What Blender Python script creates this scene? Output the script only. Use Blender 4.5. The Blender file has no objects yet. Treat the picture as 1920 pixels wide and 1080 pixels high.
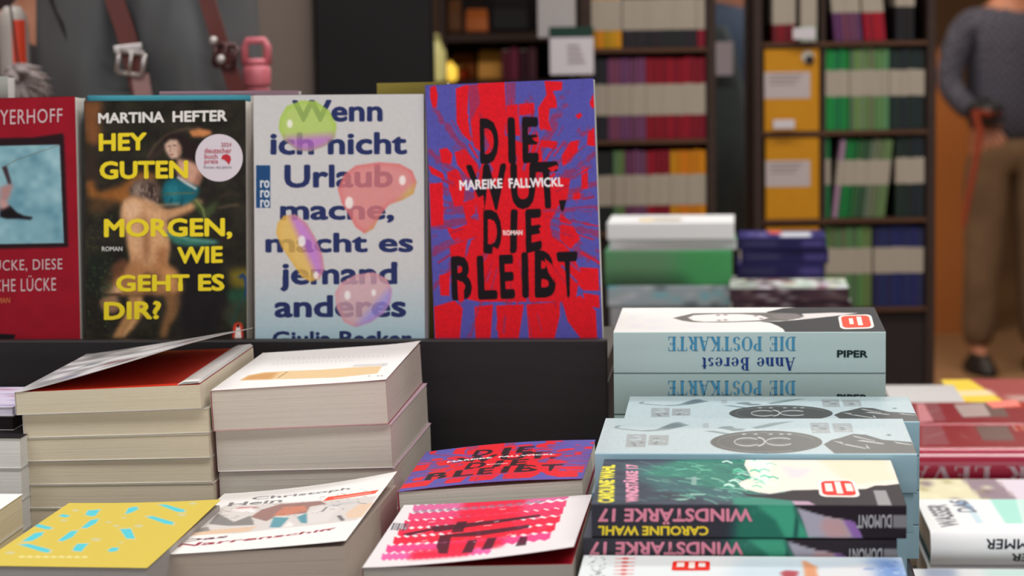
import bpy, math, random
import numpy as np
from mathutils import Matrix, Vector
rad = math.radians
random.seed(7); rng = np.random.default_rng(7)
SC = bpy.context.scene; COL = SC.collection

# ------------------------------------------------------------------ camera
FPX, PITCH, ROLL, CZ = 4390.0, rad(6.65), rad(0.85), 1.45
YAW = rad(-5.5)                                   # the whole book table is turned a little from the view axis
FWD = np.array([0, math.cos(PITCH), -math.sin(PITCH)]); UPV = np.array([0, math.sin(PITCH), math.cos(PITCH)]); XV = np.array([1.0, 0, 0])
RI = XV*math.cos(ROLL) - UPV*math.sin(ROLL); UP = XV*math.sin(ROLL) + UPV*math.cos(ROLL)
EYE = np.array([0, 0, CZ])
cd = bpy.data.cameras.new('camera'); cam = bpy.data.objects.new('camera', cd); COL.objects.link(cam); SC.camera = cam
m = Matrix(((RI[0], UP[0], -FWD[0], 0), (RI[1], UP[1], -FWD[1], 0), (RI[2], UP[2], -FWD[2], CZ), (0, 0, 0, 1)))
cam.matrix_world = m
cd.sensor_width = 36; cd.lens = FPX/1920*36; cd.clip_start = .05; cd.clip_end = 100
cd.dof.use_dof = True; cd.dof.focus_distance = 1.60; cd.dof.aperture_fstop = 10.5; cd.dof.aperture_blades = 0

# ------------------------------------------------------------------ light
SC.view_settings.view_transform = 'Standard'; SC.view_settings.look = 'None'
SC.view_settings.exposure = 0.07; SC.view_settings.gamma = 1.0; SC.view_settings.use_curve_mapping = False
w = bpy.data.worlds.new('world'); SC.world = w; w.use_nodes = True
w.node_tree.nodes['Background'].inputs[0].default_value = (.98, .985, 1.0, 1); w.node_tree.nodes['Background'].inputs[1].default_value = .9
def area(x, y, z, sx, sy, e, col=(1, .985, .965), rot=(0, 0, 0)):
    l = bpy.data.lights.new('ceiling_lamp', 'AREA'); l.shape = 'RECTANGLE'; l.size = sx; l.size_y = sy; l.energy = e; l.color = col
    o = bpy.data.objects.new('ceiling_lamp', l); o.location = (x, y, z); o.rotation_euler = rot; COL.objects.link(o)
area(-.9, .9, 2.95, 1.6, .5, 22); area(.9, .9, 2.95, 1.6, .5, 22)
area(-.7, 3.0, 2.95, 1.6, .35, 18); area(.9, 3.0, 2.95, 1.6, .35, 20)
area(-1.5, 6.0, 2.95, 2.0, 1.2, 50); area(1.6, 6.0, 2.95, 2.0, 1.2, 50)
area(0, 9.0, 2.95, 3.0, .4, 50, (1, .86, .7)); area(2.2, 8.0, 2.95, 1.2, .4, 30, (1, .86, .7))

# ------------------------------------------------------------------ geometry of the view (used to measure positions)
def ray(px, py):
    d = FWD + RI*((px-960)/FPX) + UP*((540-py)/FPX); return d
def proj(P):
    d = np.asarray(P, float) - EYE; k = d @ FWD
    return np.array([960 + FPX*(d @ RI)/k, 540 - FPX*(d @ UP)/k])
def at(px, py, Y):                                # point seen at a pixel, Y metres out on the floor axis
    d = ray(px, py); return EYE + d*(Y/d[1])
def on_z(px, py, z):
    d = ray(px, py); return EYE + d*((z-CZ)/d[2])
def homog(src, dst):
    A = []; b = []
    for (x, y), (u, v) in zip(src, dst):
        A += [[x, y, 1, 0, 0, 0, -u*x, -u*y], [0, 0, 0, x, y, 1, -v*x, -v*y]]; b += [u, v]
    h = np.linalg.solve(np.array(A, float), np.array(b, float)); return np.append(h, 1).reshape(3, 3)
def ap(H, p):
    p = np.atleast_2d(np.asarray(p, float)); q = np.c_[p, np.ones(len(p))] @ H.T; return q[:, :2]/q[:, 2:]

# ------------------------------------------------------------------ materials
def lin(c):
    c = np.asarray(c, float)/255.0
    return np.where(c <= .04045, c/12.92, ((c+.055)/1.055)**2.4)
MC = {}
def mat(name, col, rough=.6, spec=.4, noise=0, scale=30, bump=0, metal=0, emit=0, coat=0, stretch=(1, 1, 1), alpha=1):
    if name in MC: return MC[name]
    M = bpy.data.materials.new(name); M.use_nodes = True; nt = M.node_tree; b = nt.nodes['Principled BSDF']
    c = tuple(lin(col))+(1,)
    b.inputs['Base Color'].default_value = c; b.inputs['Roughness'].default_value = rough
    b.inputs['Specular IOR Level'].default_value = spec; b.inputs['Metallic'].default_value = metal; b.inputs['Coat Weight'].default_value = coat
    if emit: b.inputs['Emission Color'].default_value = c; b.inputs['Emission Strength'].default_value = emit
    tc = nt.nodes.new('ShaderNodeTexCoord'); mp = nt.nodes.new('ShaderNodeMapping'); mp.inputs['Scale'].default_value = stretch
    n = nt.nodes.new('ShaderNodeTexNoise'); n.inputs['Scale'].default_value = scale; n.inputs['Detail'].default_value = 5
    nt.links.new(tc.outputs['Object'], mp.inputs[0]); nt.links.new(mp.outputs[0], n.inputs['Vector'])
    mx = nt.nodes.new('ShaderNodeMix'); mx.data_type = 'RGBA'
    d = tuple(max(0, k*(1-noise)) for k in c[:3])+(1,); e = tuple(min(1, k*(1+noise)+noise*.01) for k in c[:3])+(1,)
    mx.inputs[6].default_value = d; mx.inputs[7].default_value = e
    nt.links.new(n.outputs['Fac'], mx.inputs[0]); nt.links.new(mx.outputs[2], b.inputs['Base Color'])
    if bump:
        bp = nt.nodes.new('ShaderNodeBump'); bp.inputs['Strength'].default_value = bump; bp.inputs['Distance'].default_value = .002
        nt.links.new(n.outputs['Fac'], bp.inputs['Height']); nt.links.new(bp.outputs[0], b.inputs['Normal'])
    MC[name] = M; return M
def print_mat(name, rough=.42, spec=.35, coat=0):
    if name in MC: return MC[name]
    M = bpy.data.materials.new(name); M.use_nodes = True; nt = M.node_tree; b = nt.nodes['Principled BSDF']
    a = nt.nodes.new('ShaderNodeAttribute'); a.attribute_name = 'ink'
    b.inputs['Roughness'].default_value = rough; b.inputs['Specular IOR Level'].default_value = spec; b.inputs['Coat Weight'].default_value = coat
    b.inputs['Coat Roughness'].default_value = .15
    nt.links.new(a.outputs['Color'], b.inputs['Base Color'])
    n = nt.nodes.new('ShaderNodeTexNoise'); n.inputs['Scale'].default_value = 60; n.inputs['Detail'].default_value = 3
    tc = nt.nodes.new('ShaderNodeTexCoord'); nt.links.new(tc.outputs['Object'], n.inputs['Vector'])
    bp = nt.nodes.new('ShaderNodeBump'); bp.inputs['Strength'].default_value = .12; bp.inputs['Distance'].default_value = .001
    nt.links.new(n.outputs['Fac'], bp.inputs['Height']); nt.links.new(bp.outputs[0], b.inputs['Normal'])
    MC[name] = M; return M
def page_mat(name, col):
    if name in MC: return MC[name]
    M = bpy.data.materials.new(name); M.use_nodes = True; nt = M.node_tree; b = nt.nodes['Principled BSDF']
    b.inputs['Roughness'].default_value = .9; b.inputs['Specular IOR Level'].default_value = .15
    tc = nt.nodes.new('ShaderNodeTexCoord'); mp = nt.nodes.new('ShaderNodeMapping'); mp.inputs['Scale'].default_value = (25, 25, 2600)
    n = nt.nodes.new('ShaderNodeTexNoise'); n.inputs['Scale'].default_value = 1; n.inputs['Detail'].default_value = 2
    n2 = nt.nodes.new('ShaderNodeTexNoise'); n2.inputs['Scale'].default_value = 14
    nt.links.new(tc.outputs['Object'], mp.inputs[0]); nt.links.new(mp.outputs[0], n.inputs['Vector']); nt.links.new(tc.outputs['Object'], n2.inputs['Vector'])
    ad = nt.nodes.new('ShaderNodeMath'); ad.operation = 'MULTIPLY_ADD'; ad.inputs[1].default_value = .6
    nt.links.new(n.outputs['Fac'], ad.inputs[0]); ml = nt.nodes.new('ShaderNodeMath'); ml.operation = 'MULTIPLY'; ml.inputs[1].default_value = .4
    nt.links.new(n2.outputs['Fac'], ml.inputs[0]); nt.links.new(ml.outputs[0], ad.inputs[2])
    mx = nt.nodes.new('ShaderNodeMix'); mx.data_type = 'RGBA'; c = lin(col)
    mx.inputs[6].default_value = tuple(c*.95)+(1,); mx.inputs[7].default_value = tuple(np.minimum(1, c*1.05))+(1,)
    nt.links.new(ad.outputs[0], mx.inputs[0]); nt.links.new(mx.outputs[2], b.inputs['Base Color'])
    bp = nt.nodes.new('ShaderNodeBump'); bp.inputs['Strength'].default_value = .25; bp.inputs['Distance'].default_value = .0004
    nt.links.new(n.outputs['Fac'], bp.inputs['Height']); nt.links.new(bp.outputs[0], b.inputs['Normal'])
    MC[name] = M; return M
PRINT = print_mat('matt_print', .6, .14); GLOSS = print_mat('glossy_print', .45, .22, 0); FOIL = print_mat('laminated_print', .35, .3, 0); VARN = print_mat('varnished_print', .14, .6, .8)

# ------------------------------------------------------------------ mesh helpers
class MB:
    def __init__(s): s.v = []; s.f = []; s.m = []
    def add(s, vs, fs, mi=0):
        o = len(s.v); s.v += [tuple(map(float, p)) for p in vs]; s.f += [tuple(i+o for i in f) for f in fs]; s.m += [mi]*len(fs)
    def box(s, x0, x1, y0, y1, z0, z1, mi=0, c=0.0):
        if c <= 0:
            s.add([(x0, y0, z0), (x1, y0, z0), (x1, y1, z0), (x0, y1, z0), (x0, y0, z1), (x1, y0, z1), (x1, y1, z1), (x0, y1, z1)],
                  [(0, 3, 2, 1), (4, 5, 6, 7), (0, 1, 5, 4), (1, 2, 6, 5), (2, 3, 7, 6), (3, 0, 4, 7)], mi); return
        vs = []                                   # chamfered box
        for z, k in ((z0, c), (z0+c, 0), (z1-c, 0), (z1, c)):
            vs += [(x0+c, y0+k, z), (x1-c, y0+k, z), (x1-k, y0+c, z), (x1-k, y1-c, z), (x1-c, y1-k, z), (x0+c, y1-k, z), (x0+k, y1-c, z), (x0+k, y0+c, z)]
        fs = [tuple(range(7, -1, -1)), tuple(range(24, 32))]
        for r in range(3):
            for i in range(8): j = (i+1) % 8; fs.append((r*8+i, r*8+j, r*8+8+j, r*8+8+i))
        s.add(vs, fs, mi)
    def tube(s, pts, r, n=8, mi=0, cap=True):
        pts = [Vector(p) for p in pts]; rs = r if isinstance(r, (list, tuple)) else [r]*len(pts); vs = []; fs = []
        for i, p in enumerate(pts):
            d = (pts[min(i+1, len(pts)-1)]-pts[max(i-1, 0)]).normalized(); a = d.orthogonal().normalized() if i == 0 else (a-d*a.dot(d)).normalized(); b = d.cross(a)
            for k in range(n): t = 2*math.pi*k/n; vs.append(p+(a*math.cos(t)+b*math.sin(t))*rs[i])
        for i in range(len(pts)-1):
            for k in range(n): j = (k+1) % n; fs.append((i*n+k, i*n+j, i*n+n+j, i*n+n+k))
        if cap: fs += [tuple(range(n-1, -1, -1)), tuple(range(len(vs)-n, len(vs)))]
        s.add(vs, fs, mi)
    def lathe(s, prof, c, n=20, mi=0):
        vs = []; fs = []
        for r, z in prof:
            for k in range(n): t = 2*math.pi*k/n; vs.append((c[0]+r*math.cos(t), c[1]+r*math.sin(t), c[2]+z))
        for i in range(len(prof)-1):
            for k in range(n): j = (k+1) % n; fs.append((i*n+k, i*n+j, i*n+n+j, i*n+n+k))
        fs += [tuple(range(n-1, -1, -1)), tuple(range(len(vs)-n, len(vs)))]
        s.add(vs, fs, mi)
    def mesh(s, name, mats, smooth=False):
        me = bpy.data.meshes.new(name); me.from_pydata(s.v, [], s.f)
        for M in (mats if isinstance(mats, (list, tuple)) else [mats]): me.materials.append(M)
        if any(s.m): me.polygons.foreach_set('material_index', s.m)
        if smooth: me.polygons.foreach_set('use_smooth', [True]*len(s.f))
        me.update(); return me
    def build(s, name, mats, parent=None, smooth=False, **k):
        o = bpy.data.objects.new(name, s.mesh(name, mats, smooth)); COL.objects.link(o)
        if parent: o.parent = parent
        tag(o, **k); return o
def tag(o, label=None, cat=None, group=None, kind=None):
    if label: o['label'] = label
    if cat: o['category'] = cat
    if group: o['group'] = group
    if kind: o['kind'] = kind
    return o
def empty(name, M=None, loc=None, rz=0, **k):
    o = bpy.data.objects.new(name, None); o.empty_display_size = .05; COL.objects.link(o)
    if M is not None: o.matrix_world = M
    if loc is not None: o.location = tuple(loc); o.rotation_euler = (0, 0, rz)
    tag(o, **k); return o
def npmesh(name, verts, quads, material, ink=None, tris=None, smooth=False):
    me = bpy.data.meshes.new(name); nq = len(quads) if quads is not None else 0; nt = len(tris) if tris is not None else 0
    me.vertices.add(len(verts)); me.vertices.foreach_set('co', np.asarray(verts, np.float32).ravel())
    li = np.concatenate([np.asarray(quads, np.int32).ravel() if nq else np.zeros(0, np.int32), np.asarray(tris, np.int32).ravel() if nt else np.zeros(0, np.int32)])
    me.loops.add(len(li)); me.loops.foreach_set('vertex_index', li)
    st = np.concatenate([np.arange(nq)*4, nq*4+np.arange(nt)*3]).astype(np.int32)
    me.polygons.add(nq+nt); me.polygons.foreach_set('loop_start', st)
    if smooth: me.polygons.foreach_set('use_smooth', np.ones(nq+nt, bool))
    me.update(calc_edges=True); me.materials.append(material)
    if ink is not None:
        a = me.color_attributes.new('ink', 'FLOAT_COLOR', 'POINT'); a.data.foreach_set('color', np.c_[lin(ink), np.ones(len(verts))].astype(np.float32).ravel())
    return me
def link(name, me, parent=None, **k):
    o = bpy.data.objects.new(name, me); COL.objects.link(o)
    if parent: o.parent = parent
    tag(o, **k); return o
def copy_tree(o, parent=None):
    c = o.copy(); COL.objects.link(c)
    if parent: c.parent = parent
    for ch in [x for x in KIDS.get(o.name, [])]:
        d = copy_tree(ch, c); KIDS.setdefault(c.name, []).append(d)
    return c
KIDS = {}
def kid(p, o): KIDS.setdefault(p.name, []).append(o); return o

# ------------------------------------------------------------------ lettering
TX = {}
def glyph(s, bold=0.0, space=1.0):
    k = (s, bold, space)
    if k in TX: return TX[k]
    c = bpy.data.curves.new('t', 'FONT'); c.body = s; c.resolution_u = 3; c.space_character = space
    o = bpy.data.objects.new('t', c); COL.objects.link(o); dg = bpy.context.evaluated_depsgraph_get(); me = o.evaluated_get(dg).to_mesh()
    me.calc_loop_triangles()
    v = np.array([p.co[:2] for p in me.vertices]); t = np.array([q.vertices[:] for q in me.loop_triangles])
    o.evaluated_get(dg).to_mesh_clear(); bpy.data.objects.remove(o); bpy.data.curves.remove(c)
    if bold:                                      # heavier weight: the same outline laid over itself in a small ring
        n = len(v); V = [v]; T = [t]
        for i in range(8): a = math.pi/4*i; V.append(v+np.array([math.cos(a), math.sin(a)])*bold); T.append(t+n*(i+1))
        v = np.concatenate(V); t = np.concatenate(T)
    v = (v-v.min(0))/(v.max(0)-v.min(0)); TX[k] = (v, t); return TX[k]
def bil(q, uv):                                   # q: TL,TR,BR,BL ; uv (0..1, v up)
    q = np.asarray(q, float); u = uv[:, :1]; v = uv[:, 1:]
    return q[0]*(1-u)*v+q[1]*u*v+q[2]*u*(1-v)+q[3]*(1-u)*(1-v)
# serif capitals and a few lower-case letters built from stems, hairlines and bowls; returned as quads lists
def serif(s):
    T, h, out, x = .17, .045, [], 0.0
    def R(x0, y0, x1, y1): P.append([(x0, y0), (x1, y0), (x1, y1), (x0, y1)])
    def sf(xc, y, wd=.3): R(xc-wd/2, y if y < .5 else y-h, xc+wd/2, y+h if y < .5 else y)
    def bowl(cx, cy, rx, ry, a0, a1, n=12):
        for i in range(n):
            A = [rad(a0+(a1-a0)*k/n) for k in (i, i+1)]; q = []
            for a in A:
                t = h+(T-h)*abs(math.cos(a))**1.5
                q.append(((cx+rx*math.cos(a), cy+ry*math.sin(a)), (cx+(rx-t)*math.cos(a), cy+(ry-h-(t-h)*.15)*math.sin(a))))
            P.append([q[0][0], q[1][0], q[1][1], q[0][1]])
    def dg(x0, y0, x1, y1, t): P.append([(x0-t/2, y0), (x0+t/2, y0), (x1+t/2, y1), (x1-t/2, y1)])
    for ch in s:
        P = []; wd = .6
        if ch == 'D': R(.1, 0, .1+T, 1); sf(.16, 0); sf(.16, 1); bowl(.3, .5, .38, .5, -90, 90); wd = .7
        elif ch == 'I': R(.1, 0, .1+T, 1); sf(.185, 0); sf(.185, 1); wd = .36
        elif ch == 'E': R(.1, 0, .1+T, 1); R(.05, 0, .55, h); R(.05, 1-h, .55, 1); R(.1, .5-h/2, .42, .5+h/2); R(.5, 0, .55, .24); R(.5, .76, .55, 1); R(.4, .4, .43, .6)
        elif ch == 'P': R(.1, 0, .1+T, 1); sf(.18, 0, .32); sf(.16, 1); bowl(.28, .74, .3, .26, -90, 90)
        elif ch == 'O': bowl(.36, .5, .34, .5, 0, 360, 22); wd = .72
        elif ch == 'S': bowl(.28, .74, .22, .26, 20, 270, 12); bowl(.28, .26, .24, .26, -160, 90, 12); wd = .56
        elif ch == 'T': R(.24, 0, .24+T, 1); sf(.325, 0, .32); R(.02, 1-h, .63, 1); R(.02, .76, .06, 1); R(.59, .76, .63, 1); wd = .65
        elif ch == 'K': R(.1, 0, .1+T, 1); sf(.18, 0); sf(.18, 1); dg(.25, .38, .56, 1, h*1.3); dg(.34, .55, .6, 0, T*1.1); sf(.56, 1, .22); sf(.62, 0, .26); wd = .74
        elif ch == 'A': dg(.08, 0, .34, 1, h*1.3); dg(.56, 0, .34, 1, T); R(.15, .3, .5, .3+h); sf(.08, 0, .2); sf(.58, 0, .28); wd = .68
        elif ch == 'V': dg(.34, 0, .08, 1, T); dg(.34, 0, .6, 1, h*1.3); sf(.08, 1, .28); sf(.6, 1, .2); wd = .68
        elif ch == 'R': R(.1, 0, .1+T, 1); sf(.18, 0, .3); sf(.16, 1); bowl(.28, .74, .28, .26, -90, 90); dg(.54, 0, .36, .5, T); sf(.6, 0, .18); wd = .68
        elif ch == 'L': R(.1, 0, .1+T, 1); sf(.16, 1); R(.05, 0, .55, h); R(.5, 0, .55, .26)
        elif ch == 'B': R(.1, 0, .1+T, 1); sf(.16, 0); sf(.16, 1); bowl(.26, .75, .28, .25, -90, 90); bowl(.26, .26, .34, .27, -90, 90); wd = .66
        elif ch == 'n': R(.08, 0, .08+T, .66); sf(.16, 0, .26); R(.02, .62, .12, .66); bowl(.26, .42, .26, .25, 0, 150, 8); R(.37, 0, .37+T, .45); sf(.45, 0, .26); wd = .6
        elif ch == 'e': bowl(.27, .33, .24, .34, 10, 330, 18); R(.1, .34, .48, .38); wd = .53
        elif ch == 'r': R(.08, 0, .08+T, .66); sf(.16, 0, .28); R(.02, .62, .12, .66); bowl(.32, .48, .14, .18, 20, 150, 6); wd = .46
        elif ch == 's': bowl(.22, .5, .16, .17, 20, 270, 10); bowl(.22, .17, .18, .17, -160, 90, 10); wd = .43
        elif ch == 't': R(.1, .05, .1+T*.9, .86); R(.02, .6, .36, .66); bowl(.26, .14, .14, .15, 180, 320, 6); wd = .38
        else: wd = .38
        out += [[(px+x, py) for px, py in q] for q in P]; x += wd+.03
    v = np.array([p for q in out for p in q]); v[:, 0] /= x-.03
    t = [];
    for i in range(len(out)): t += [(4*i, 4*i+1, 4*i+2), (4*i, 4*i+2, 4*i+3)]
    return v, np.array(t)

# ------------------------------------------------------------------ flat print (cover artwork) as numpy fields of ink colour
def smooth_noise(nv, nu, cell, seed=0, cellu=None):
    r = np.random.default_rng(seed); cu = cellu or cell
    gy, gx = int(nv/cell)+3, int(nu/cu)+3; g = r.random((gy, gx))
    y = np.arange(nv)/cell; x = np.arange(nu)/cu; yi = y.astype(int); xi = x.astype(int); fy = (y-yi)[:, None]; fx = (x-xi)[None]
    fy = fy*fy*(3-2*fy); fx = fx*fx*(3-2*fx)
    a = g[yi][:, xi]; b = g[yi][:, xi+1]; c = g[yi+1][:, xi]; d = g[yi+1][:, xi+1]
    return (a*(1-fx)+b*fx)*(1-fy)+(c*(1-fx)+d*fx)*fy
class Canvas:
    def __init__(s, nu, nv, col):
        s.nu, s.nv = nu, nv; s.a = np.ones((nv, nu, 3))*np.array(col, float); s.H = np.eye(3)
        s.u = (np.arange(nu)/(nu-1)); s.v = (np.arange(nv)/(nv-1))
    def view(s, quad):                            # quad: px of BL,BR,TR,TL of the face as it is seen
        s.H = homog(quad, [(0, 0), (1, 0), (1, 1), (0, 1)]); return s
    def crop(s, quad, ox, oy, k): return s.view([((x-ox)*k, (y-oy)*k) for x, y in quad])
    def mask(s, pts, blur=0, raw=False):
        p = np.asarray(pts, float) if raw else ap(s.H, pts); M = np.zeros((s.nv, s.nu))
        x = p[:, 0]*(s.nu-1); y = p[:, 1]*(s.nv-1)
        x0 = max(0, int(x.min())-1); x1 = min(s.nu-1, int(x.max())+2); y0 = max(0, int(y.min())-1); y1 = min(s.nv-1, int(y.max())+2)
        if x1 < x0 or y1 < y0: return M
        X = np.arange(x0, x1+1)[None]; Y = np.arange(y0, y1+1)[:, None]; acc = np.zeros((y1-y0+1, x1-x0+1)); n = len(x)
        for dx, dy in ((-.3, -.13), (.13, -.3), (.3, .13), (-.13, .3)):
            ins = np.zeros(acc.shape, bool)
            for i in range(n):
                j = (i+1) % n; ya, yb = y[i], y[j]
                if ya == yb: continue
                c = ((ya > Y+dy) != (yb > Y+dy)) & (X+dx < (x[j]-x[i])*(Y+dy-ya)/(yb-ya)+x[i]); ins ^= c
            acc += ins*.25
        M[y0:y1+1, x0:x1+1] = acc
        return s.blur(M, blur) if blur else M
    def blur(s, M, r):
        r = max(1, int(round(r)))
        for ax in (0, 1, 0, 1):
            P = np.pad(M, [(r+1, r) if a == ax else (0, 0) for a in (0, 1)], mode='edge'); c = np.cumsum(P, ax)
            n = M.shape[ax]; M = (np.take(c, np.arange(2*r+1, 2*r+1+n), ax)-np.take(c, np.arange(0, n), ax))/(2*r+1)
        return M
    def put(s, M, col, al=1.0):
        M = (M*al)[..., None]; s.a = s.a*(1-M)+np.asarray(col, float)*M; return s
    def poly(s, pts, col, al=1.0, blur=0): return s.put(s.mask(pts, blur), col, al)
    def line(s, pts, w, col, al=1.0, blur=0):
        P = np.asarray(pts, float); d = np.gradient(P, axis=0); d /= np.linalg.norm(d, axis=1)[:, None]+1e-9; n = np.c_[-d[:, 1], d[:, 0]]
        ww = np.linspace(1, 1, len(P))[:, None]*(np.asarray(w, float).reshape(-1, 1) if np.ndim(w) else w)/2
        return s.poly(np.r_[P+n*ww, (P-n*ww)[::-1]], col, al, blur)
    def ell(s, cx, cy, rx, ry, col, al=1.0, blur=0, rot=0, n=28):
        t = np.linspace(0, 2*math.pi, n, endpoint=False); c, q = math.cos(rad(rot)), math.sin(rad(rot))
        x = rx*np.cos(t); y = ry*np.sin(t); return s.poly(np.c_[cx+x*c-y*q, cy+x*q+y*c], col, al, blur)
    def text(s, t, quad, col, bold=0.0, al=1.0, space=1.0, warp=None, G=None):
        v, tr = G if G is not None else glyph(t, bold, space)
        p = bil(quad, v); p = warp(p) if warp else p; uv = ap(s.H, p); acc = np.zeros((s.nv, s.nu)); sub = ((-.25, -.25), (.25, -.25), (-.25, .25), (.25, .25))
        x = uv[:, 0]*(s.nu-1); y = uv[:, 1]*(s.nv-1)
        for a, b, c in tr:
            xs = x[[a, b, c]]; ys = y[[a, b, c]]; x0 = max(0, int(xs.min())-1); x1 = min(s.nu-1, int(xs.max())+2); y0 = max(0, int(ys.min())-1); y1 = min(s.nv-1, int(ys.max())+2)
            if x1 < x0 or y1 < y0: continue
            X = np.arange(x0, x1+1)[None]; Y = np.arange(y0, y1+1)[:, None]
            for dx, dy in sub:
                e = [(xs[(i+1) % 3]-xs[i])*(Y+dy-ys[i])-(ys[(i+1) % 3]-ys[i])*(X+dx-xs[i]) for i in range(3)]
                ins = ((e[0] >= 0) & (e[1] >= 0) & (e[2] >= 0)) | ((e[0] <= 0) & (e[1] <= 0) & (e[2] <= 0))
                acc[y0:y1+1, x0:x1+1] += ins*.25
        return s.put(np.minimum(acc, 1), col, al)
    def grain(s, amp, cell=2, seed=1, cellu=None):
        s.a *= 1+(smooth_noise(s.nv, s.nu, cell, seed, cellu)[..., None]-.5)*2*amp; return s
    def sample(s, u, v):
        x = np.clip(u, 0, 1)*(s.nu-1); y = np.clip(v, 0, 1)*(s.nv-1); xi = np.minimum(x.astype(int), s.nu-2); yi = np.minimum(y.astype(int), s.nv-2)
        fx = (x-xi)[..., None]; fy = (y-yi)[..., None]; A = s.a
        return np.clip((A[yi, xi]*(1-fx)+A[yi, xi+1]*fx)*(1-fy)+(A[yi+1, xi]*(1-fx)+A[yi+1, xi+1]*fx)*fy, 0, 255)

# ------------------------------------------------------------------ books
class Book:
    """local frame: x right, y back, z up; spine along x=0 ('left') or along y=0 ('front')."""
    def __init__(s, M, W, L, T, spine='left', lift=None, hard=False, k=0.0):
        s.M, s.W, s.L, s.T, s.spine, s.hard = Matrix(M), W, L, T, spine, hard
        s.flat = lift is None; s.k = k; base = lift or (lambda x, y: 0*x*y); s.lift = lambda x, y: base(x, y)+k*x   # k: fore edge a little thicker than the spine
    def wp(s, x, y, z): return np.array(s.M @ Vector((x, y, z)))
    def top_px(s):
        W, L, T = s.W, s.L, s.T
        return [proj(s.wp(x, y, T+float(s.lift(np.array(x), np.array(y))))) for x, y in ((0, 0), (W, 0), (W, L), (0, L))]
    def front_px(s): return [proj(s.wp(x, 0, z)) for x, z in ((0, 0), (s.W, 0), (s.W, s.T), (0, s.T))]
    def make(s, name, label, group=None, col=(200, 200, 200), pcol=(222, 214, 196), top=None, front=None, mt=None, nb=2, nt=2, ns=4, flyleaf=None, lining=(235, 233, 228), cat='book', spine_col=None):
        W, L, T, hard = s.W, s.L, s.T, s.hard; s.mt = mt or PRINT
        r = .0009 if not hard else .003; A = L if s.spine == 'front' else W; B = W if s.spine == 'front' else L
        th = .0004 if not hard else .002
        r = min(r, T*.3)
        def path(off, n_t, n_s):
            P = []; kind = []
            P += [(A, off), (A*.5, off), (r, off)]; kind += [0, 0, 0]
            for i in range(1, 4): a = math.pi/2*i/4; P.append((r-(r-off)*math.sin(a), r-(r-off)*math.cos(a))); kind.append(1)
            for i in range(n_s):
                z = r+(T-2*r)*i/(n_s-1); P.append((off, z)); kind.append(1)
            for i in range(1, 4): a = math.pi/2*i/4; P.append((r-(r-off)*math.cos(a), T-r+(r-off)*math.sin(a))); kind.append(1)
            for i in range(n_t): P.append((r+(A-r)*(i/(n_t-1)), T-off)); kind.append(2)
            P = np.array(P)
            if hard:
                b = .0035+.14*T; z = np.clip(P[:, 1]/T, 0, 1); k = np.array(kind) == 1
                P[k, 0] -= (b*(1-(2*z-1)**2))[k]
            return P, np.array(kind)
        def sheet(off, n_t, n_s, n_b):
            P, kind = path(off, n_t, n_s); b = np.linspace(0, B, n_b); n = len(P)
            a = np.repeat(P[:, 0], n_b); z = np.repeat(P[:, 1], n_b); bb = np.tile(b, n); kk = np.repeat(kind, n_b)
            x, y = (bb, a) if s.spine == 'front' else (a, bb)
            z = z+np.where(kk == 2, s.lift(x, y), 0)
            i = np.arange(n-1)[:, None]*n_b+np.arange(n_b-1)[None]; q = np.stack([i, i+n_b, i+n_b+1, i+1], -1).reshape(-1, 4)
            return np.c_[x, y, z], q, kk, n
        vo, qo, kk, n = sheet(0, nt, ns, nb); nbi = 2 if s.flat else 14; vi, qi, ki, ni = sheet(th, nt, ns, nbi)
        if s.spine == 'left': qo = qo[:, ::-1]; qi = qi[:, ::-1]
        ink = np.ones((len(vo), 3))*np.array(spine_col or col, float); ink[kk == 2] = col
        if top is not None:
            k = kk == 2; ink[k] = top.sample(vo[k, 0]/W, vo[k, 1]/L)
        if front is not None:
            k = kk == 1
            if s.spine == 'front': ink[k] = front.sample(vo[k, 0]/W, vo[k, 2]/T)
            else: ink[k] = front.sample(vo[k, 1]/L, vo[k, 2]/T)
        no = len(vo); rim = []
        for i in range(n-1):
            for (c0, c1) in ((0, 0), (nb-1, nbi-1)): a0 = i*nb+c0; a1 = a0+nb; rim.append((a0, a1, no+(i+1)*nbi+c1, no+i*nbi+c1))
        for row in (0, n-1): rim += [(row*nb+round((nb-1)*q/(nbi-1)), row*nb+round((nb-1)*(q+1)/(nbi-1)), no+row*nbi+q+1, no+row*nbi+q) for q in range(nbi-1)]
        V = np.r_[vo, vi]; Q = np.r_[qo, qi[:, ::-1]+no, np.array(rim)]; I = np.r_[ink, np.ones((len(vi), 3))*np.array(lining, float)]
        me = npmesh('cover', V, Q, s.mt, I)
        s.root = empty(name, M=s.M, label=label, cat=cat, group=group)
        s.cover = kid(s.root, link('cover', me, s.root))
        # page block: thin gatherings, each a hair proud or shy of the next
        mb = MB(); g = .003 if hard else .0006; a0, a1, b0, b1 = th+.0003, A-g, g, B-g; z0, z1 = th, T-th; nr = 14
        rings = []
        for i in range(nr):
            for e in (0, 1):
                z = z0+(z1-z0)*(i+e)/nr; k = random.random()*.00007
                rings.append((z, k))
        vs = []; fs = []
        for z, k in rings:
            q = [(a0, b0+k), (a1-k, b0+k), (a1-k, b1-k), (a0, b1-k)]
            vs += [(b, a, z) if s.spine == 'front' else (a, b, z0+(z-z0)*(1+s.k*a/(z1-z0))) for a, b in q]
        for i in range(len(rings)-1):
            for j in range(4): k = (j+1) % 4; f = (i*4+j, i*4+k, i*4+4+k, i*4+4+j); fs.append(f if s.spine == 'left' else f[::-1])
        e = len(vs); fs += [(3, 2, 1, 0) if s.spine == 'left' else (0, 1, 2, 3), (e-4, e-3, e-2, e-1) if s.spine == 'left' else (e-1, e-2, e-3, e-4)]
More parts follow.
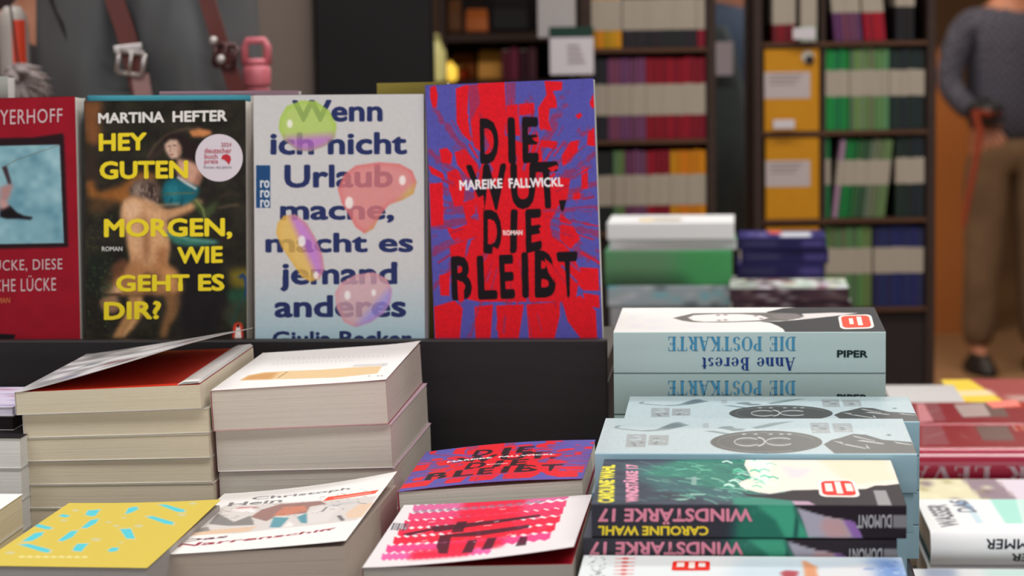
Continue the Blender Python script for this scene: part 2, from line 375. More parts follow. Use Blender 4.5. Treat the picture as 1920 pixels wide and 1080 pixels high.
        mb.add(vs, fs); s.pages = kid(s.root, link('page_block', mb.mesh('page_block', page_mat('paper_%d_%d_%d' % pcol, pcol)), s.root))
        if flyleaf:
            mf = MB(); n = 8
            for i in range(n):
                x0, x1 = .002+(W-.003)*i/n, .002+(W-.003)*(i+1)/n
                za, zb_ = T-th+.0001+s.k*x0, T-th+.0001+s.k*x1; mf.add([(x0, .0006, za), (x1, .0006, zb_), (x1, L-.0006, zb_), (x0, L-.0006, za)], [(0, 1, 2, 3)])
            kid(s.root, mf.build('flyleaf', mat('flyleaf_%d_%d_%d' % flyleaf, flyleaf, .5, .25, .08, 20), s.root, label='coloured flyleaf'))
        return s
    def letter(s, name, t, quad, col, face='top', bold=0.0, space=1.0, G=None, raw=False, dz=.00025):
        """quad: TL,TR,BR,BL of the words in reading order, measured on the face"""
        v, tr = G if G is not None else glyph(t, bold, space)
        H = homog(s.top_px() if face == 'top' else s.front_px(), [(0, 0), (1, 0), (1, 1), (0, 1)])
        q = np.asarray(quad, float) if raw else ap(H, quad)
        if s.hard and face == 'front':
            for _ in range(3):                    # finer triangles so the words follow the rounded spine
                n0 = len(v); a, b_, c_ = v[tr[:, 0]], v[tr[:, 1]], v[tr[:, 2]]; k = len(tr)
                v = np.concatenate([v, (a+b_)/2, (b_+c_)/2, (c_+a)/2]); i = n0+np.arange(k); j = i+k; l = j+k
                tr = np.concatenate([np.c_[tr[:, 0], i, l], np.c_[i, tr[:, 1], j], np.c_[l, j, tr[:, 2]], np.c_[i, j, l]])
        p = bil(q, v); dz = dz+(np.arange(len(v))//max(1, len(v)//9))*.00001 if bold and not s.hard else dz
        if face == 'top': x = p[:, 0]*s.W; y = p[:, 1]*s.L; P = np.c_[x, y, s.T+s.lift(x, y)+dz]
        else:
            z = p[:, 1]*s.T; b = (.0035+.14*s.T)*(1-(2*np.clip(p[:, 1], 0, 1)-1)**2) if s.hard else 0
            P = np.c_[p[:, 0]*s.W, -dz-b+0*z, z]
        me = npmesh(name, P, None, s.mt, np.ones((len(P), 3))*np.array(col, float), tris=tr)
        return kid(s.cover, link(name, me, s.cover))
    def patch(s, name, quad, col, mark=None, rnd=.18, face='top', border=None, h=.0003, label=None):
        """thin sticker with rounded corners, quad px: TL,TR,BR,BL"""
        H = homog(s.top_px(), [(0, 0), (1, 0), (1, 1), (0, 1)]); q = ap(H, quad)
        def ring(k):
            pts = []
            for cx, cy, a in ((1-rnd, 1-rnd, 0), (rnd, 1-rnd, 90), (rnd, rnd, 180), (1-rnd, rnd, 270)):
                for i in range(5): t = rad(a+22.5*i); pts.append((cx+rnd*math.cos(t), cy+rnd*math.sin(t)))
            p = (np.array(pts)-.5)*k+.5; return bil(q, p)
        mb = MB(); mats = []
        levels = [(1.0, h, border or col)]
        if border: levels.append((.84, h+.00015, col))
        for i, (k, z, c) in enumerate(levels):
            p = ring(k); x = p[:, 0]*s.W; y = p[:, 1]*s.L; zz = s.T+s.lift(x, y); n = len(x)
            v = [(a, b, d+z) for a, b, d in zip(x, y, zz)]+[(a, b, d+.00005) for a, b, d in zip(x, y, zz)]
            mb.add(v, [tuple(range(n))]+[(j, j+n, (j+1) % n+n, (j+1) % n) for j in range(n)], i); mats.append(mat('sticker_%d_%d_%d' % tuple(c), c, .55, .12))
        if mark is not None:
            for rq, c in mark:
                p = bil(q, np.array([(a, b) for a, b in rq])); x = p[:, 0]*s.W; y = p[:, 1]*s.L
                mb.add([(a, b, s.T+float(s.lift(np.array(a), np.array(b)))+h+.0003) for a, b in zip(x, y)], [tuple(range(len(x)))], len(mats)); 
                mats.append(mat('sticker_%d_%d_%d' % tuple(c), c, .55, .12))
        me = mb.mesh(name, mats); return kid(s.cover, link(name, me, s.cover, label=label))

def flat_M(P, yaw): return Matrix.Translation(Vector(tuple(P))) @ Matrix.Rotation(yaw, 4, 'Z')
def pose_front(fl, fr, W, yaw=YAW, py=None):
    """top front-left corner of a flat book from its left and right front corners; yaw known"""
    d = ray(*fl); wv = np.array([math.cos(yaw), math.sin(yaw), 0])*W; lo, hi = .5, 6
    for _ in range(60):
        t = (lo+hi)/2; x = proj(EYE+d*(t/d[1])+wv)[0]
        if x > fr[0]: lo = t
        else: hi = t
    return EYE+d*(t/d[1])
ORD = ['topmost', 'second from the top', 'third from the top', 'fourth from the top', 'fifth from the top', 'sixth from the top', 'seventh from the top', 'eighth from the top', 'ninth from the top']
def stack_below(bk, ptop, yaw, zt, T, lab, group, jit=None, maxn=12, first=1):
    """copies of a prototype under the top book, down to the table at zt"""
    z = ptop[2]-bk.T; k = 0; n = max(1, round((z-zt)/T)); t = (z-zt)/n
    return z, n, t

# ------------------------------------------------------------------ setting: shop room
ZT = CZ-.3735                                     # top of the book table
ZT2 = CZ-.55                                      # lower tables behind and to the right
def struct(name, x0, x1, y0, y1, z0, z1, M):
    b = MB(); b.box(x0, x1, y0, y1, z0, z1); return b.build(name, M, kind='structure')
struct('floor', -6, 7, -3, 13, -.1, 0, mat('shop_floor', (150, 116, 84), .35, .4, .15, 3, 0))
struct('ceiling', -6, 7, -3, 13, 3.0, 3.1, mat('ceiling_paint', (214, 208, 198), .9, .2, .03, 4))
struct('wall_back', -6, 7, 13, 13.1, 0, 3.0, mat('brown_wall', (112, 84, 58), .8, .2, .25, 1.2))
struct('wall_left', -6.1, -6, -3, 13, 0, 3.0, mat('dark_wall', (70, 62, 58), .8, .2, .1, 2))
struct('wall_right', 7, 7.1, -3, 13, 0, 3.0, mat('dark_wall', (70, 62, 58)))

BLACKWOOD = mat('black_stained_wood', (37, 33, 36), .5, .35, .3, 9, .15, stretch=(.6, .6, 9))
BLACKTOP = mat('black_laminate', (46, 46, 48), .4, .45, .15, 40)
def table(x0, x1, y0, y1, zt, label, M, th=.03, name='display_table'):
    t = empty(name, M=M, label=label, cat='table')
    b = MB(); b.box(x0, x1, y0, y1, zt-th, zt, c=.002); b.build('tabletop', BLACKTOP, t)
    b = MB(); b.box(x0+.06, x1-.06, y0+.06, y1-.06, zt-th-.08, zt-th); b.build('apron', BLACKWOOD, t)
    for x in (x0+.03, x1-.08):
        for y in (y0+.03, y1-.08): b = MB(); b.box(x, x+.05, y, y+.05, 0, zt-th, c=.003); b.build('leg', BLACKWOOD, t)
    return t
RT = Matrix.Translation((0, 1.5, 0)) @ Matrix.Rotation(YAW, 4, 'Z')
TAB = table(-.80, .262, -.52, .66, ZT, 'black book table carrying the nearest stacks and the long black riser', RT)

# black riser box that carries the standing books: local x along the table, y=0 at its front
RX = Matrix.Translation((-.2, 1.826, ZT)) @ Matrix.Rotation(YAW, 4, 'Z')
RH = CZ-.2515-ZT; RSH = RH-.016; RR = .2742
ris = empty('display_riser', M=RX, label='long black wood riser box with a raised front lip behind the left stacks', cat='riser')
b = MB(); b.box(-.55, RR, 0, .012, 0, RH, c=.0012); kid(ris, b.build('front_board', BLACKWOOD, ris))
b = MB(); b.box(-.55, RR, .0125, .20, RSH-.018, RSH, c=.001); b.build('shelf_top', BLACKTOP, ris)
for x in (-.55, RR-.015): b = MB(); b.box(x, x+.015, .0125, .198, 0, RSH-.0185, c=.001); b.build('side_board', BLACKWOOD, ris)
b = MB(); b.box(-.53, RR-.02, .185, .198, 0, RSH-.0185, c=.001); b.build('back_board', BLACKWOOD, ris)

# ------------------------------------------------------------------ standing books on the riser
LEAN = rad(5)
PN = np.array([-math.sin(YAW)*-1*math.cos(LEAN)*-1, -math.cos(YAW)*math.cos(LEAN), math.sin(LEAN)])
DX = np.array([math.cos(YAW), math.sin(YAW), 0.0]); NH = np.array([DX[1], -DX[0], 0])   # NH points to the viewer
PN = NH*math.cos(LEAN)+np.array([0, 0, math.sin(LEAN)]); DY = np.cross(PN, DX)
SHZ = ZT+RSH
def standing(tl, tr, T, off=.0, W=None):
    Q0 = np.array([-.2, 1.826, SHZ])-NH*(.0125+.002)+PN*0-NH*off
    def hit(p): d = ray(*p); k = ((Q0-EYE) @ PN)/(d @ PN); return EYE+d*k
    A, B = hit(tl), hit(tr); ex = (B-A); W = W or np.linalg.norm(ex); ex /= np.linalg.norm(ex); ey = np.cross(PN, ex)
    low = min(A[2], (A+ex*W)[2])+min(0, -PN[2]*T)            # lowest corner stands on the riser top
    H = (low-SHZ-.0003)/ey[2]; O = A-ey*H-PN*T
    M = Matrix(((ex[0], ey[0], PN[0], O[0]), (ex[1], ey[1], PN[1], O[1]), (ex[2], ey[2], PN[2], O[2]), (0, 0, 0, 1)))
    return Book(M, W, H, T)
def cr(ox, oy, k): return lambda *p: [(ox+x/k, oy+y/k) for x, y in (p[0] if len(p) == 1 else p)]
def rect(x0, y0, x1, y1, dy=0): return [(x0, y0), (x1, y0+dy), (x1, y1+dy), (x0, y1)]

# --- the angry red and violet cover
C3 = cr(780, 130, 2.0763)
bw = standing((796.5, 160), (1112.5, 146.5), .021, -.0)
cw = Canvas(330, 520, (86, 83, 168)).view(bw.top_px())
RED, MID, VIO, INK = (222, 22, 36), (150, 52, 98), (86, 83, 168), (24, 16, 22)
uu, vv = np.meshgrid(cw.u, cw.v); ctr = ap(cw.H, C3([(375, 560)]))[0]
dx = (uu-ctr[0])*bw.W; dy = (vv-ctr[1])*bw.L; ang = np.arctan2(dy, dx); rr_ = np.hypot(dx, dy)
st = np.sin(ang*23+1.3)*.5+np.sin(ang*41+.4)*.3+np.sin(ang*67)*.25+(smooth_noise(cw.nv, cw.nu, 9, 3)-.5)*.9
near = np.clip(1.35-rr_/.085, 0, 1)
cw.put(np.clip((st+near*1.3-.85)*3, 0, 1)*(near > .12), MID, .8)
for p in ([(55,70),(76,62),(85,100),(80,150),(65,150),(55,110)], [(155,75),(190,62),(205,60),(200,180),(215,285),(180,252),(158,210)],
  [(240,55),(345,48),(352,190),(340,300),(300,330),(262,240)], [(400,135),(460,130),(462,172),(400,180)],
  [(500,45),(570,48),(568,80),(532,85),(545,112),(550,150),(520,152),(516,200),(530,240),(480,230),(475,150),(508,100)],
  [(620,180),(640,168),(648,180),(632,195)], [(690,95),(675,130),(685,152),(696,150)], [(670,245),(694,225),(698,300),(665,295)],
  [(568,335),(600,282),(632,275),(630,320),(600,360),(570,378)], [(480,275),(550,280),(548,310),(480,302)], [(643,382),(670,375),(668,465),(645,467)],
  [(612,480),(635,470),(642,500),(625,520),(610,505)], [(90,312),(120,305),(142,330),(137,370),(100,362)], [(45,370),(105,405),(112,430),(60,407)],
  [(44,447),(104,440),(108,605),(55,612)], [(120,400),(160,388),(190,450),(185,530),(150,535),(130,470)], [(150,322),(190,310),(240,372),(235,430),(200,420),(160,370)],
  [(120,615),(150,622),(200,602),(195,575),(250,590),(290,600),(280,642),(205,660),(150,672),(130,642)],
  [(245,420),(262,330),(330,250),(420,290),(470,230),(490,330),(500,400),(520,430),(560,520),(520,600),(530,650),(575,680),(610,720),(640,790),(620,905),(500,905),(250,905),(150,885),(135,820),(200,720),(215,665),(260,640),(240,560),(225,480)],
  [(560,420),(600,425),(590,500),(560,540),(540,480)], [(640,770),(710,775),(712,862),(650,860),(618,822)], [(90,802),(132,790),(130,882),(95,880)],
  [(66,925),(150,900),(182,930),(170,1046),(60,1046)], [(228,925),(300,915),(290,1046),(232,1046)], [(312,920),(420,915),(400,1046),(320,1046)],
  [(430,915),(560,905),(560,960),(540,1046),(440,1046)], [(570,905),(640,880),(700,940),(705,1046),(640,1046),(590,980)], [(650,870),(712,880),(716,930),(660,920)],
  [(185,170),(205,175),(200,230),(186,220)], [(205,62),(245,58),(262,190),(262,330),(225,300),(212,200)], [(352,140),(398,135),(405,260),(350,250)], [(515,420),(540,400),(560,470),(540,520)], [(180,520),(235,500),(230,560),(195,590)], [(560,560),(600,590),(640,660),(600,700),(560,660)], [(130,690),(200,660),(190,730),(140,770)]): cw.poly(C3(p), RED)
cwr = cw.a[..., 0]
for p in ([(350,52),(388,50),(386,135),(352,140)], [(205,62),(240,58),(250,130),(215,200)], [(390,60),(420,60),(418,128),(392,130)]): cw.poly(C3(p), MID if p[0][0] < 380 else VIO, .8)
for k in range(110):                               # thin radial smears over the red
    a = rng.uniform(0, 6.28); r0 = rng.uniform(120, 380); l = rng.uniform(30, 110); ww = rng.uniform(3, 10)
    x, y = 375+r0*math.cos(a)*.75, 560+r0*math.sin(a)*1.15; d = np.array([math.cos(a)*.75, math.sin(a)*1.15]); d /= np.linalg.norm(d)
    cw.line(C3([(x, y), tuple(np.array([x, y])+d*l)]), ww/2.08, [MID, RED, RED, (178, 30, 62), VIO][k % 5], .8)
for t, q, bo in (('D', [(247,190),(320,195),(322,368),(250,368)], .0), ('I', [(355,188),(384,186),(390,368),(360,368)], 0), ('E', [(412,185),(476,186),(478,362),(415,366)], 0),
  ('W', [(193,372),(352,366),(345,552),(232,545)], 0), ('U', [(366,366),(468,362),(462,545),(372,545)], 0), ('T', [(440,362),(552,358),(548,540),(470,545)], 0),
  ('D', [(262,548),(332,545),(335,722),(262,716)], 0), ('I', [(368,545),(396,545),(392,712),(366,720)], 0), ('E', [(425,545),(488,542),(490,700),(428,718)], 0),
  ('B', [(135,728),(212,726),(220,898),(140,900)], 0), ('L', [(236,725),(262,725),(318,895),(242,898)], 0), ('E', [(322,722),(378,720),(386,892),(330,895)], 0), ('I', [(410,712),(436,712),(440,890),(414,890)], 0),
  ('B', [(462,700),(540,715),(545,888),(462,890)], 0), ('T', [(545,712),(630,708),(612,888),(575,888)], 0)):
    if t == 'L': q = [(236,725),(310,725),(318,895),(242,898)]
    if t == 'T' and q[0][0] == 440: q = [(455,362),(552,358),(560,540),(470,545)]
    cw.text(t, C3(q), INK, .038)
cw.poly(C3([(556,510),(586,508),(576,545),(570,556),(562,545)]), INK)
for p in ([(300,690),(318,700),(312,722),(296,716)], [(452,268),(478,262),(478,285),(462,280)], [(500,735),(530,760),(540,830),(515,790)], [(238,500),(262,490),(268,545),(245,530)],
          [(160,820),(185,830),(188,902),(165,905)], [(478,620),(492,610),(492,660)], [(548,372),(556,385),(530,400),(512,385)], [(340,560),(352,600),(345,640),(334,600)]): cw.poly(C3(p), RED)
cw.text('MAREIKE', C3([(168,432),(336,424),(336,462),(170,472)]), (240, 232, 236), .03)
cw.text('FALLWICKL', C3([(360,424),(572,420),(573,456),(362,464)]), (240, 232, 236), .03)
cw.text('ROMAN', C3([(338,627),(415,625),(415,645),(339,647)]), (240, 206, 206), .05)
cw.grain(.05, 3, 5)
bw.make('standing_book', 'red and violet standing paperback with jagged black title, at the right end of the riser', 'standing books on the riser', col=(90, 80, 150), pcol=(236, 232, 226), top=cw, mt=PRINT, nb=440, nt=280, ns=3)

# --- jelly-bean cover
C2 = cr(460, 130, 2.0778)
bb = standing((474.5, 178.5), (794.5, 175.8), .026, .004)
cb = Canvas(330, 520, (204, 202, 202)).view(bb.top_px())
g = np.clip((.33-vv)/.33, 0, 1)[..., None]; cb.a = cb.a*(1-g)+np.array((168, 203, 216.))*g
NV = (40, 50, 98)
for t, q in (('Wenn', (182,120,535,206)), ('ich nicht', (97,246,630,334)), ('Urlaub', (152,372,575,463)), ('mache,', (135,508,580,600)), ('macht es', (78,638,655,715)), ('jemand', (135,752,592,866)), ('anderes', (113,880,627,968)), ('Giulia Becker', (105,1020,648,1080))):
    x0, y0, x1, y1 = q; cb.text(t, C2(rect(x0, y0, x1, y1, -2)), NV, .03)
def blob(pts, c0, c1, ax, cut, rim, hl):
    M = cb.mask(C2(pts), 1); P = ap(cb.H, C2([ax[0], ax[1]])); d = P[1]-P[0]
    t = ((uu-P[0][0])*d[0]*(bb.W/bb.L)**2+(vv-P[0][1])*d[1])/(d[0]**2*(bb.W/bb.L)**2+d[1]**2)
    k = np.clip((t-cut)*5+.5, 0, 1)[..., None]; col = np.array(c0, float)*(1-k)+np.array(c1, float)*k
    inner = cb.blur(M, 7); e = np.clip((1-inner)*1.6, 0, 1)[..., None]; col = col*(1-e*.55)+np.array(rim, float)*e*.55
    A = (M*np.clip(.78+(1-inner)*.3, 0, 1))[..., None]; cb.a = cb.a*(1-A)+col*A
    for (x, y, r) in hl: cb.ell(*C2([(x, y)])[0], r/2.08, r/1.4, (248, 244, 240), .85, 1)
blob([(135,190),(160,145),(215,122),(275,124),(325,160),(355,215),(350,265),(310,300),(250,320),(200,316),(150,275),(130,230)], (176, 206, 92), (184, 110, 196), ((240,140),(250,315)), .68, (150, 190, 60), [(173,212,11)])
blob([(385,410),(430,375),(520,362),(600,368),(650,395),(668,440),(655,485),(610,510),(560,527),(525,570),(500,620),(465,640),(430,615),(405,570),(375,520),(360,465)], (222, 128, 126), (196, 208, 70), ((470,430),(600,560)), .82, (214, 92, 96), [(612,432,13), (405,520,16)])
blob([(125,600),(150,570),(195,565),(240,600),(275,660),(300,720),(308,780),(290,815),(255,828),(220,810),(180,750),(140,690),(120,640)], (232, 184, 84), (196, 116, 206), ((150,700),(280,640)), .5, (214, 160, 70), [(220,670,15), (275,802,10)])
blob([(350,870),(375,830),(430,800),(500,790),(550,815),(572,860),(565,910),(540,950),(490,985),(430,1005),(385,985),(355,930)], (216, 168, 176), (160, 146, 228), ((420,840),(540,950)), .7, (220, 130, 140), [(398,880,12), (500,870,9)])
cb.poly(C2(rect(42, 374, 97, 540)), (34, 74, 122))
for y in (432, 470, 508): cb.text('ro', C2([(58,y),(94,y),(94,y+30),(58,y+30)]), (212, 216, 220), .02)
cb.grain(.012, 4, 8)
bb.make('standing_book', 'white standing paperback with navy lettering and four glassy coloured blobs', 'standing books on the riser', col=(214, 210, 206), pcol=(236, 232, 224), top=cb, nb=440, nt=280, ns=3)

# --- dark oil-painting cover
C1 = cr(0, 130, 2.0769)
bh = standing((157, 189.5), (460.5, 187.5), .027, .008)
ch = Canvas(300, 460, (34, 28, 26)).view(bh.top_px())
n1 = smooth_noise(460, 300, 26, 4)[..., None]; n2 = smooth_noise(460, 300, 8, 5)[..., None]
ch.a = ch.a*(.75+.6*n1)+np.array((6, 12, 2.))*n2
P_ = lambda pts, c, al=1, bl=2: ch.poly(C1(pts), c, al, bl)
L_ = lambda pts, w, c, al=.9, bl=1: ch.line(C1(pts), w, c, al, bl)
P_([(325,125),(400,125),(388,200),(398,280),(365,300),(330,280)], (132, 82, 46), .9, 6); P_([(330,300),(372,330),(400,420),(340,470)], (60, 44, 36), .8, 6)
P_([(335,440),(360,430),(380,480),(470,455),(540,400),(620,410),(570,460),(480,520),(420,515),(345,500)], (160, 98, 44), .9, 5); P_([(470,520),(400,560),(340,560),(345,500),(430,505)], (96, 66, 40), .7, 6)
L_([(575,345),(600,300),(650,255),(720,232),(780,228)], 5, (92, 74, 60), .8, 2); L_([(560,400),(590,350),(640,300)], 9, (58, 44, 40), .8, 3)
P_([(735,240),(775,230),(820,238),(826,252),(795,264),(750,264)], (204, 132, 82), .95, 2); L_([(740,262),(790,262)], 2, (110, 60, 40), .6, 1)
P_([(622,300),(648,258),(700,246),(765,290),(790,350),(775,390),(735,372),(706,300),(690,270),(650,280)], (38, 26, 26), 1, 3)
P_([(640,292),(660,274),(690,274),(704,300),(706,326),(692,346),(668,350),(654,334),(644,316)], (206, 172, 152), 1, 2); P_([(690,280),(706,300),(706,335),(694,342)], (158, 112, 92), .7, 2)
L_([(652,300),(664,297)], 1.6, (70, 44, 40), .8, 0); L_([(674,296),(686,296)], 1.6, (70, 44, 40), .8, 0); L_([(664,302),(660,320),(666,322)], 1.2, (150, 104, 84), .8, 0); L_([(662,333),(676,331)], 2, (156, 66, 60), .8, 0)
P_([(690,345),(712,352),(740,356),(772,372),(792,402),(772,456),(735,458),(712,440),(688,400)], (200, 152, 130), 1, 3); P_([(712,360),(730,372),(720,420),(704,400)], (228, 190, 166), .6, 3); P_([(770,400),(792,410),(772,456),(750,450)], (140, 92, 74), .7, 3)
P_([(640,440),(668,420),(700,432),(740,446),(778,462),(762,505),(730,530),(680,530),(640,526),(628,480)], (24, 100, 114), 1, 3); P_([(650,450),(690,450),(700,500),(660,510)], (48, 136, 146), .6, 3); L_([(690,418),(720,440),(765,466)], 5, (206, 206, 206), .85, 1); L_([(640,486),(760,480)], 3, (120, 104, 70), .7, 1); L_([(670,500),(660,530)], 3, (12, 56, 70), .7, 1); L_([(710,500),(706,528)], 3, (12, 56, 70), .7, 1)
P_([(500,470),(520,435),(556,420),(600,430),(628,462),(622,505),(596,524),(556,524),(516,512)], (104, 84, 74), 1, 4); P_([(520,450),(550,436),(566,470),(540,500),(518,490)], (150, 130, 116), .7, 3); P_([(575,440),(606,450),(604,500),(582,500)], (54, 40, 36), .8, 3)
for k in range(26): x = 505+rng.uniform(0, 110); y = 430+rng.uniform(0, 80); L_([(x, y), (x+6, y+8), (x+2, y+16)], 2, [(168, 148, 134), (50, 38, 34)][k % 2], .6, 0)
P_([(468,545),(482,505),(520,492),(560,505),(605,522),(650,545),(700,536),(740,520),(775,505),(792,518),(745,552),(690,575),(652,590),(664,640),(662,700),(650,770),(630,800),(560,815),(512,790),(498,700),(490,640),(468,590)], (200, 150, 108), 1, 3)
P_([(480,525),(520,505),(556,520),(550,560),(505,590),(482,570)], (230, 188, 150), .75, 4); P_([(560,530),(620,548),(640,580),(596,600),(566,570)], (214, 166, 124), .8, 4); P_([(556,560),(580,600),(584,690),(570,770),(556,700)], (140, 92, 62), .55, 3)
P_([(500,610),(545,600),(552,690),(520,720),(502,680)], (224, 178, 136), .6, 4); P_([(592,610),(640,606),(640,680),(600,700)], (222, 170, 122), .7, 4); P_([(612,700),(655,690),(648,770),(610,780)], (158, 100, 62), .7, 4); P_([(510,740),(560,740),(556,800),(520,790)], (168, 116, 78), .7, 4)
L_([(652,592),(700,574),(760,545)], 4, (130, 84, 58), .6, 2); L_([(560,505),(620,530),(700,524)], 4, (232, 188, 150), .6, 2)
P_([(640,632),(700,640),(770,655),(850,668),(858,676),(790,690),(730,690),(680,680)], (56, 124, 108), .9, 3); L_([(660,640),(740,664),(840,672)], 4, (126, 178, 160), .7, 2)
P_([(745,515),(770,505),(800,540),(852,508),(838,555),(800,585),(775,560)], (66, 82, 48), .85, 3); L_([(760,505),(790,545),(800,590)], 4, (150, 160, 90), .6, 1); L_([(850,540),(900,530),(930,528)], 4, (130, 112, 80), .6, 2); L_([(850,500),(900,480),(930,490)], 6, (70, 58, 48), .7, 3)
P_([(395,820),(440,790),(500,750),(560,770),(640,748),(690,780),(722,840),(712,880),(650,880),(560,880),(470,880),(400,860)], (176, 122, 78), .95, 4); P_([(640,770),(700,800),(716,860),(670,870),(640,820)], (212, 150, 92), .8, 4); P_([(560,790),(620,800),(600,870),(560,870)], (96, 62, 44), .8, 4)
P_([(398,800),(440,760),(478,735),(500,745),(480,800),(430,825)], (104, 66, 44), .9, 3); P_([(385,850),(420,838),(470,846),(478,868),(430,876),(392,872)], (224, 178, 130), .85, 2)
P_([(400,882),(450,872),(474,930),(440,952),(400,940),(386,905)], (164, 120, 92), .85, 3); L_([(390,880),(470,876)], 3, (60, 38, 30), .8, 1)
P_([(500,880),(560,885),(560,950),(520,1010),(480,1046),(436,1046),(470,985),(500,930)], (184, 134, 86), .95, 3); L_([(545,890),(535,960),(480,1040)], 4, (226, 180, 130), .6, 2); P_([(560,880),(600,880),(590,940),(565,960)], (30, 22, 24), .8, 3)
P_([(640,865),(692,872),(712,905),(690,960),(660,1000),(650,1046),(620,1046),(630,990),(650,930)], (142, 100, 62), .9, 4)
P_([(700,700),(840,700),(880,900),(830,1040),(700,1040)], (28, 24, 30), .8, 8); P_([(340,720),(430,720),(440,860),(380,900),(340,860)], (28, 34, 28), .8, 6)
P_([(890,782),(978,772),(980,860),(900,850)], (122, 108, 34), .9, 6); P_([(885,860),(980,850),(980,920),(895,920)], (36, 80, 58), .9, 5)
L_([(932,812),(946,800),(958,822),(962,862),(956,886)], 7, (34, 60, 110), 1, 1); L_([(932,812),(918,806)], 2, (90, 90, 70), .9, 0); P_([(870,960),(900,905),(962,895),(976,1000),(900,1010)], (56, 62, 46), .85, 5); L_([(955,880),(930,920),(900,1000)], 6, (40, 70, 66), .7, 2)
for k in range(150):
    x = rng.uniform(335, 440); y = rng.uniform(560, 1040); r_ = rng.uniform(2, 7); ch.ell(*C1([(x, y)])[0], r_/2, r_/4, (50+rng.uniform(0, 40), 76+rng.uniform(0, 34), 46), .45, 0, rng.uniform(0, 180))
P_([(908,1000),(918,986),(938,986),(946,1000),(947,1046),(905,1046)], (214, 66, 44), 1, 1); P_([(917,1022),(922,1002),(934,1000),(938,1024),(940,1046),(914,1046)], (236, 230, 226), 1, 0); P_([(922,994),(933,992),(931,1006),(923,1006)], (24, 20, 22), 1, 0)
ch.grain(.05, 5, 9)
bh.make('standing_book', 'dark standing paperback with an old oil painting and yellow capital title', 'standing books on the riser', col=(60, 48, 40), pcol=(236, 232, 224), top=ch, nb=380, nt=250, ns=3)
YEL = (236, 212, 44)
for t, q, c in (('MARTINA', [(382,170),(640,164),(640,207),(383,211)], (226, 222, 218)), ('HEFTER', [(672,163),(885,158),(885,202),(672,206)], (226, 222, 218)), ('HEY', rect(385, 250, 572, 319, -4), YEL),
                ('GUTEN', rect(388, 358, 733, 429, -4), YEL), ('MORGEN,', rect(405, 582, 905, 665, -4), YEL), ('WIE', rect(690, 692, 868, 758, -4), YEL), ('GEHT ES', rect(452, 800, 875, 867, -4), YEL), ('DIR?', rect(405, 905, 628, 977, -4), YEL), ('ROMAN', rect(397, 690, 477, 708), (206, 204, 200))):
    bh.letter('lettering', t, C1(q), c, bold=.035 if t != 'ROMAN' else .02)
def disc(bk, name, c, r, col, label):
    H = homog(bk.top_px(), [(0, 0), (1, 0), (1, 1), (0, 1)]); p = ap(H, [(c[0]+r*math.cos(t), c[1]-r*math.sin(t)) for t in np.linspace(0, 2*math.pi, 40, endpoint=False)])
    b = MB(); v = [(a*bk.W, e*bk.L, bk.T+.0005) for a, e in p]; v2 = [(a, e, bk.T+.0001) for a, e, _ in v]; b.add(v+v2, [tuple(range(40))]+[(i, i+40, (i+1) % 40+40, (i+1) % 40) for i in range(40)])
    o = b.build(name, mat('sticker_%d_%d_%d' % col, col, .55, .12), bk.cover, label=label); kid(bk.cover, o); return o
disc(bh, 'award_sticker', (411, 296), 44.5, (216, 206, 214), 'round pale award sticker')
for t, q, c in (('2024', rect(862, 285, 902, 301), (190, 120, 130)), ('deutscher', rect(797, 306, 903, 326), (196, 96, 110)), ('buch', rect(797, 329, 848, 348), (196, 96, 110)), ('preis', rect(797, 350, 850, 372), (196, 96, 110)), ('Roman des Jahres', rect(795, 376, 903, 388), (150, 140, 150))):
    bh.letter('sticker_lettering', t, C1(q), c, bold=.01, dz=.0009)
Hh = homog(bh.top_px(), [(0, 0), (1, 0), (1, 1), (0, 1)])
q = ap(Hh, C1([(862,348),(868,334),(884,330),(898,338),(900,352),(892,372),(884,360),(874,352)])); b = MB(); b.add([(a*bh.W, e*bh.L, bh.T+.0009) for a, e in q], [tuple(range(8))]); kid(bh.cover, b.build('sticker_mark', mat('mark_red', (190, 20, 40), .4), bh.cover, label='red blot on the sticker'))

# --- red cover with the cloud picture
C0 = cr(0, 160, 2.2471)
bm = standing((-181, 188), (140.5, 180.5), .030, .006)
cm = Canvas(240, 380, (148, 18, 36)).view(bm.top_px()); cm.grain(.05, 20, 3)
cm.poly([(-150, 262), (62, 258), (118, 250), (120, 258), (128, 463), (108, 464), (-150, 470)], (38, 20, 26), 1, 1)
M_ = cm.mask([(-142, 276), (112, 271), (120, 456), (-142, 460)], 0); cl = smooth_noise(380, 240, 26, 31)[..., None]*.6+smooth_noise(380, 240, 10, 32)[..., None]*.4
cc = np.array((92, 142, 160.))*(1-cl)+np.array((168, 206, 212.))*cl; A = M_[..., None]; cm.a = cm.a*(1-A)+cc*A
cm.line([(2, 316), (30, 300), (112, 272)], 1.2, (110, 96, 84), .8)
cm.poly(C0([(8,345),(28,340),(45,400),(48,420),(36,420),(22,380)]), (60, 42, 48), 1, 1); cm.poly(C0([(40,415),(56,418),(40,470),(20,500),(0,500),(0,430)]), (176, 134, 132), 1, 2)
cm.poly(C0([(0,515),(40,505),(70,535),(100,550),(138,555),(130,567),(80,562),(30,562),(0,555)]), (24, 18, 22), 1, 1); cm.poly(C0([(0,480),(30,490),(40,510),(0,528)]), (198, 150, 146), 1, 2)
cm.poly([(-60, 300), (-10, 330), (-8, 420), (-50, 380)], (176, 134, 132), 1, 2)
cm.poly(C0([(-40,1045),(64,1050),(60,1070),(-40,1072)]), (22, 18, 20))
bm.make('standing_book', 'deep red standing book with a pale blue cloud picture and scratchy white lettering', 'standing books on the riser', col=(140, 20, 34), pcol=(236, 232, 224), top=cm, nb=320, nt=200, ns=3)
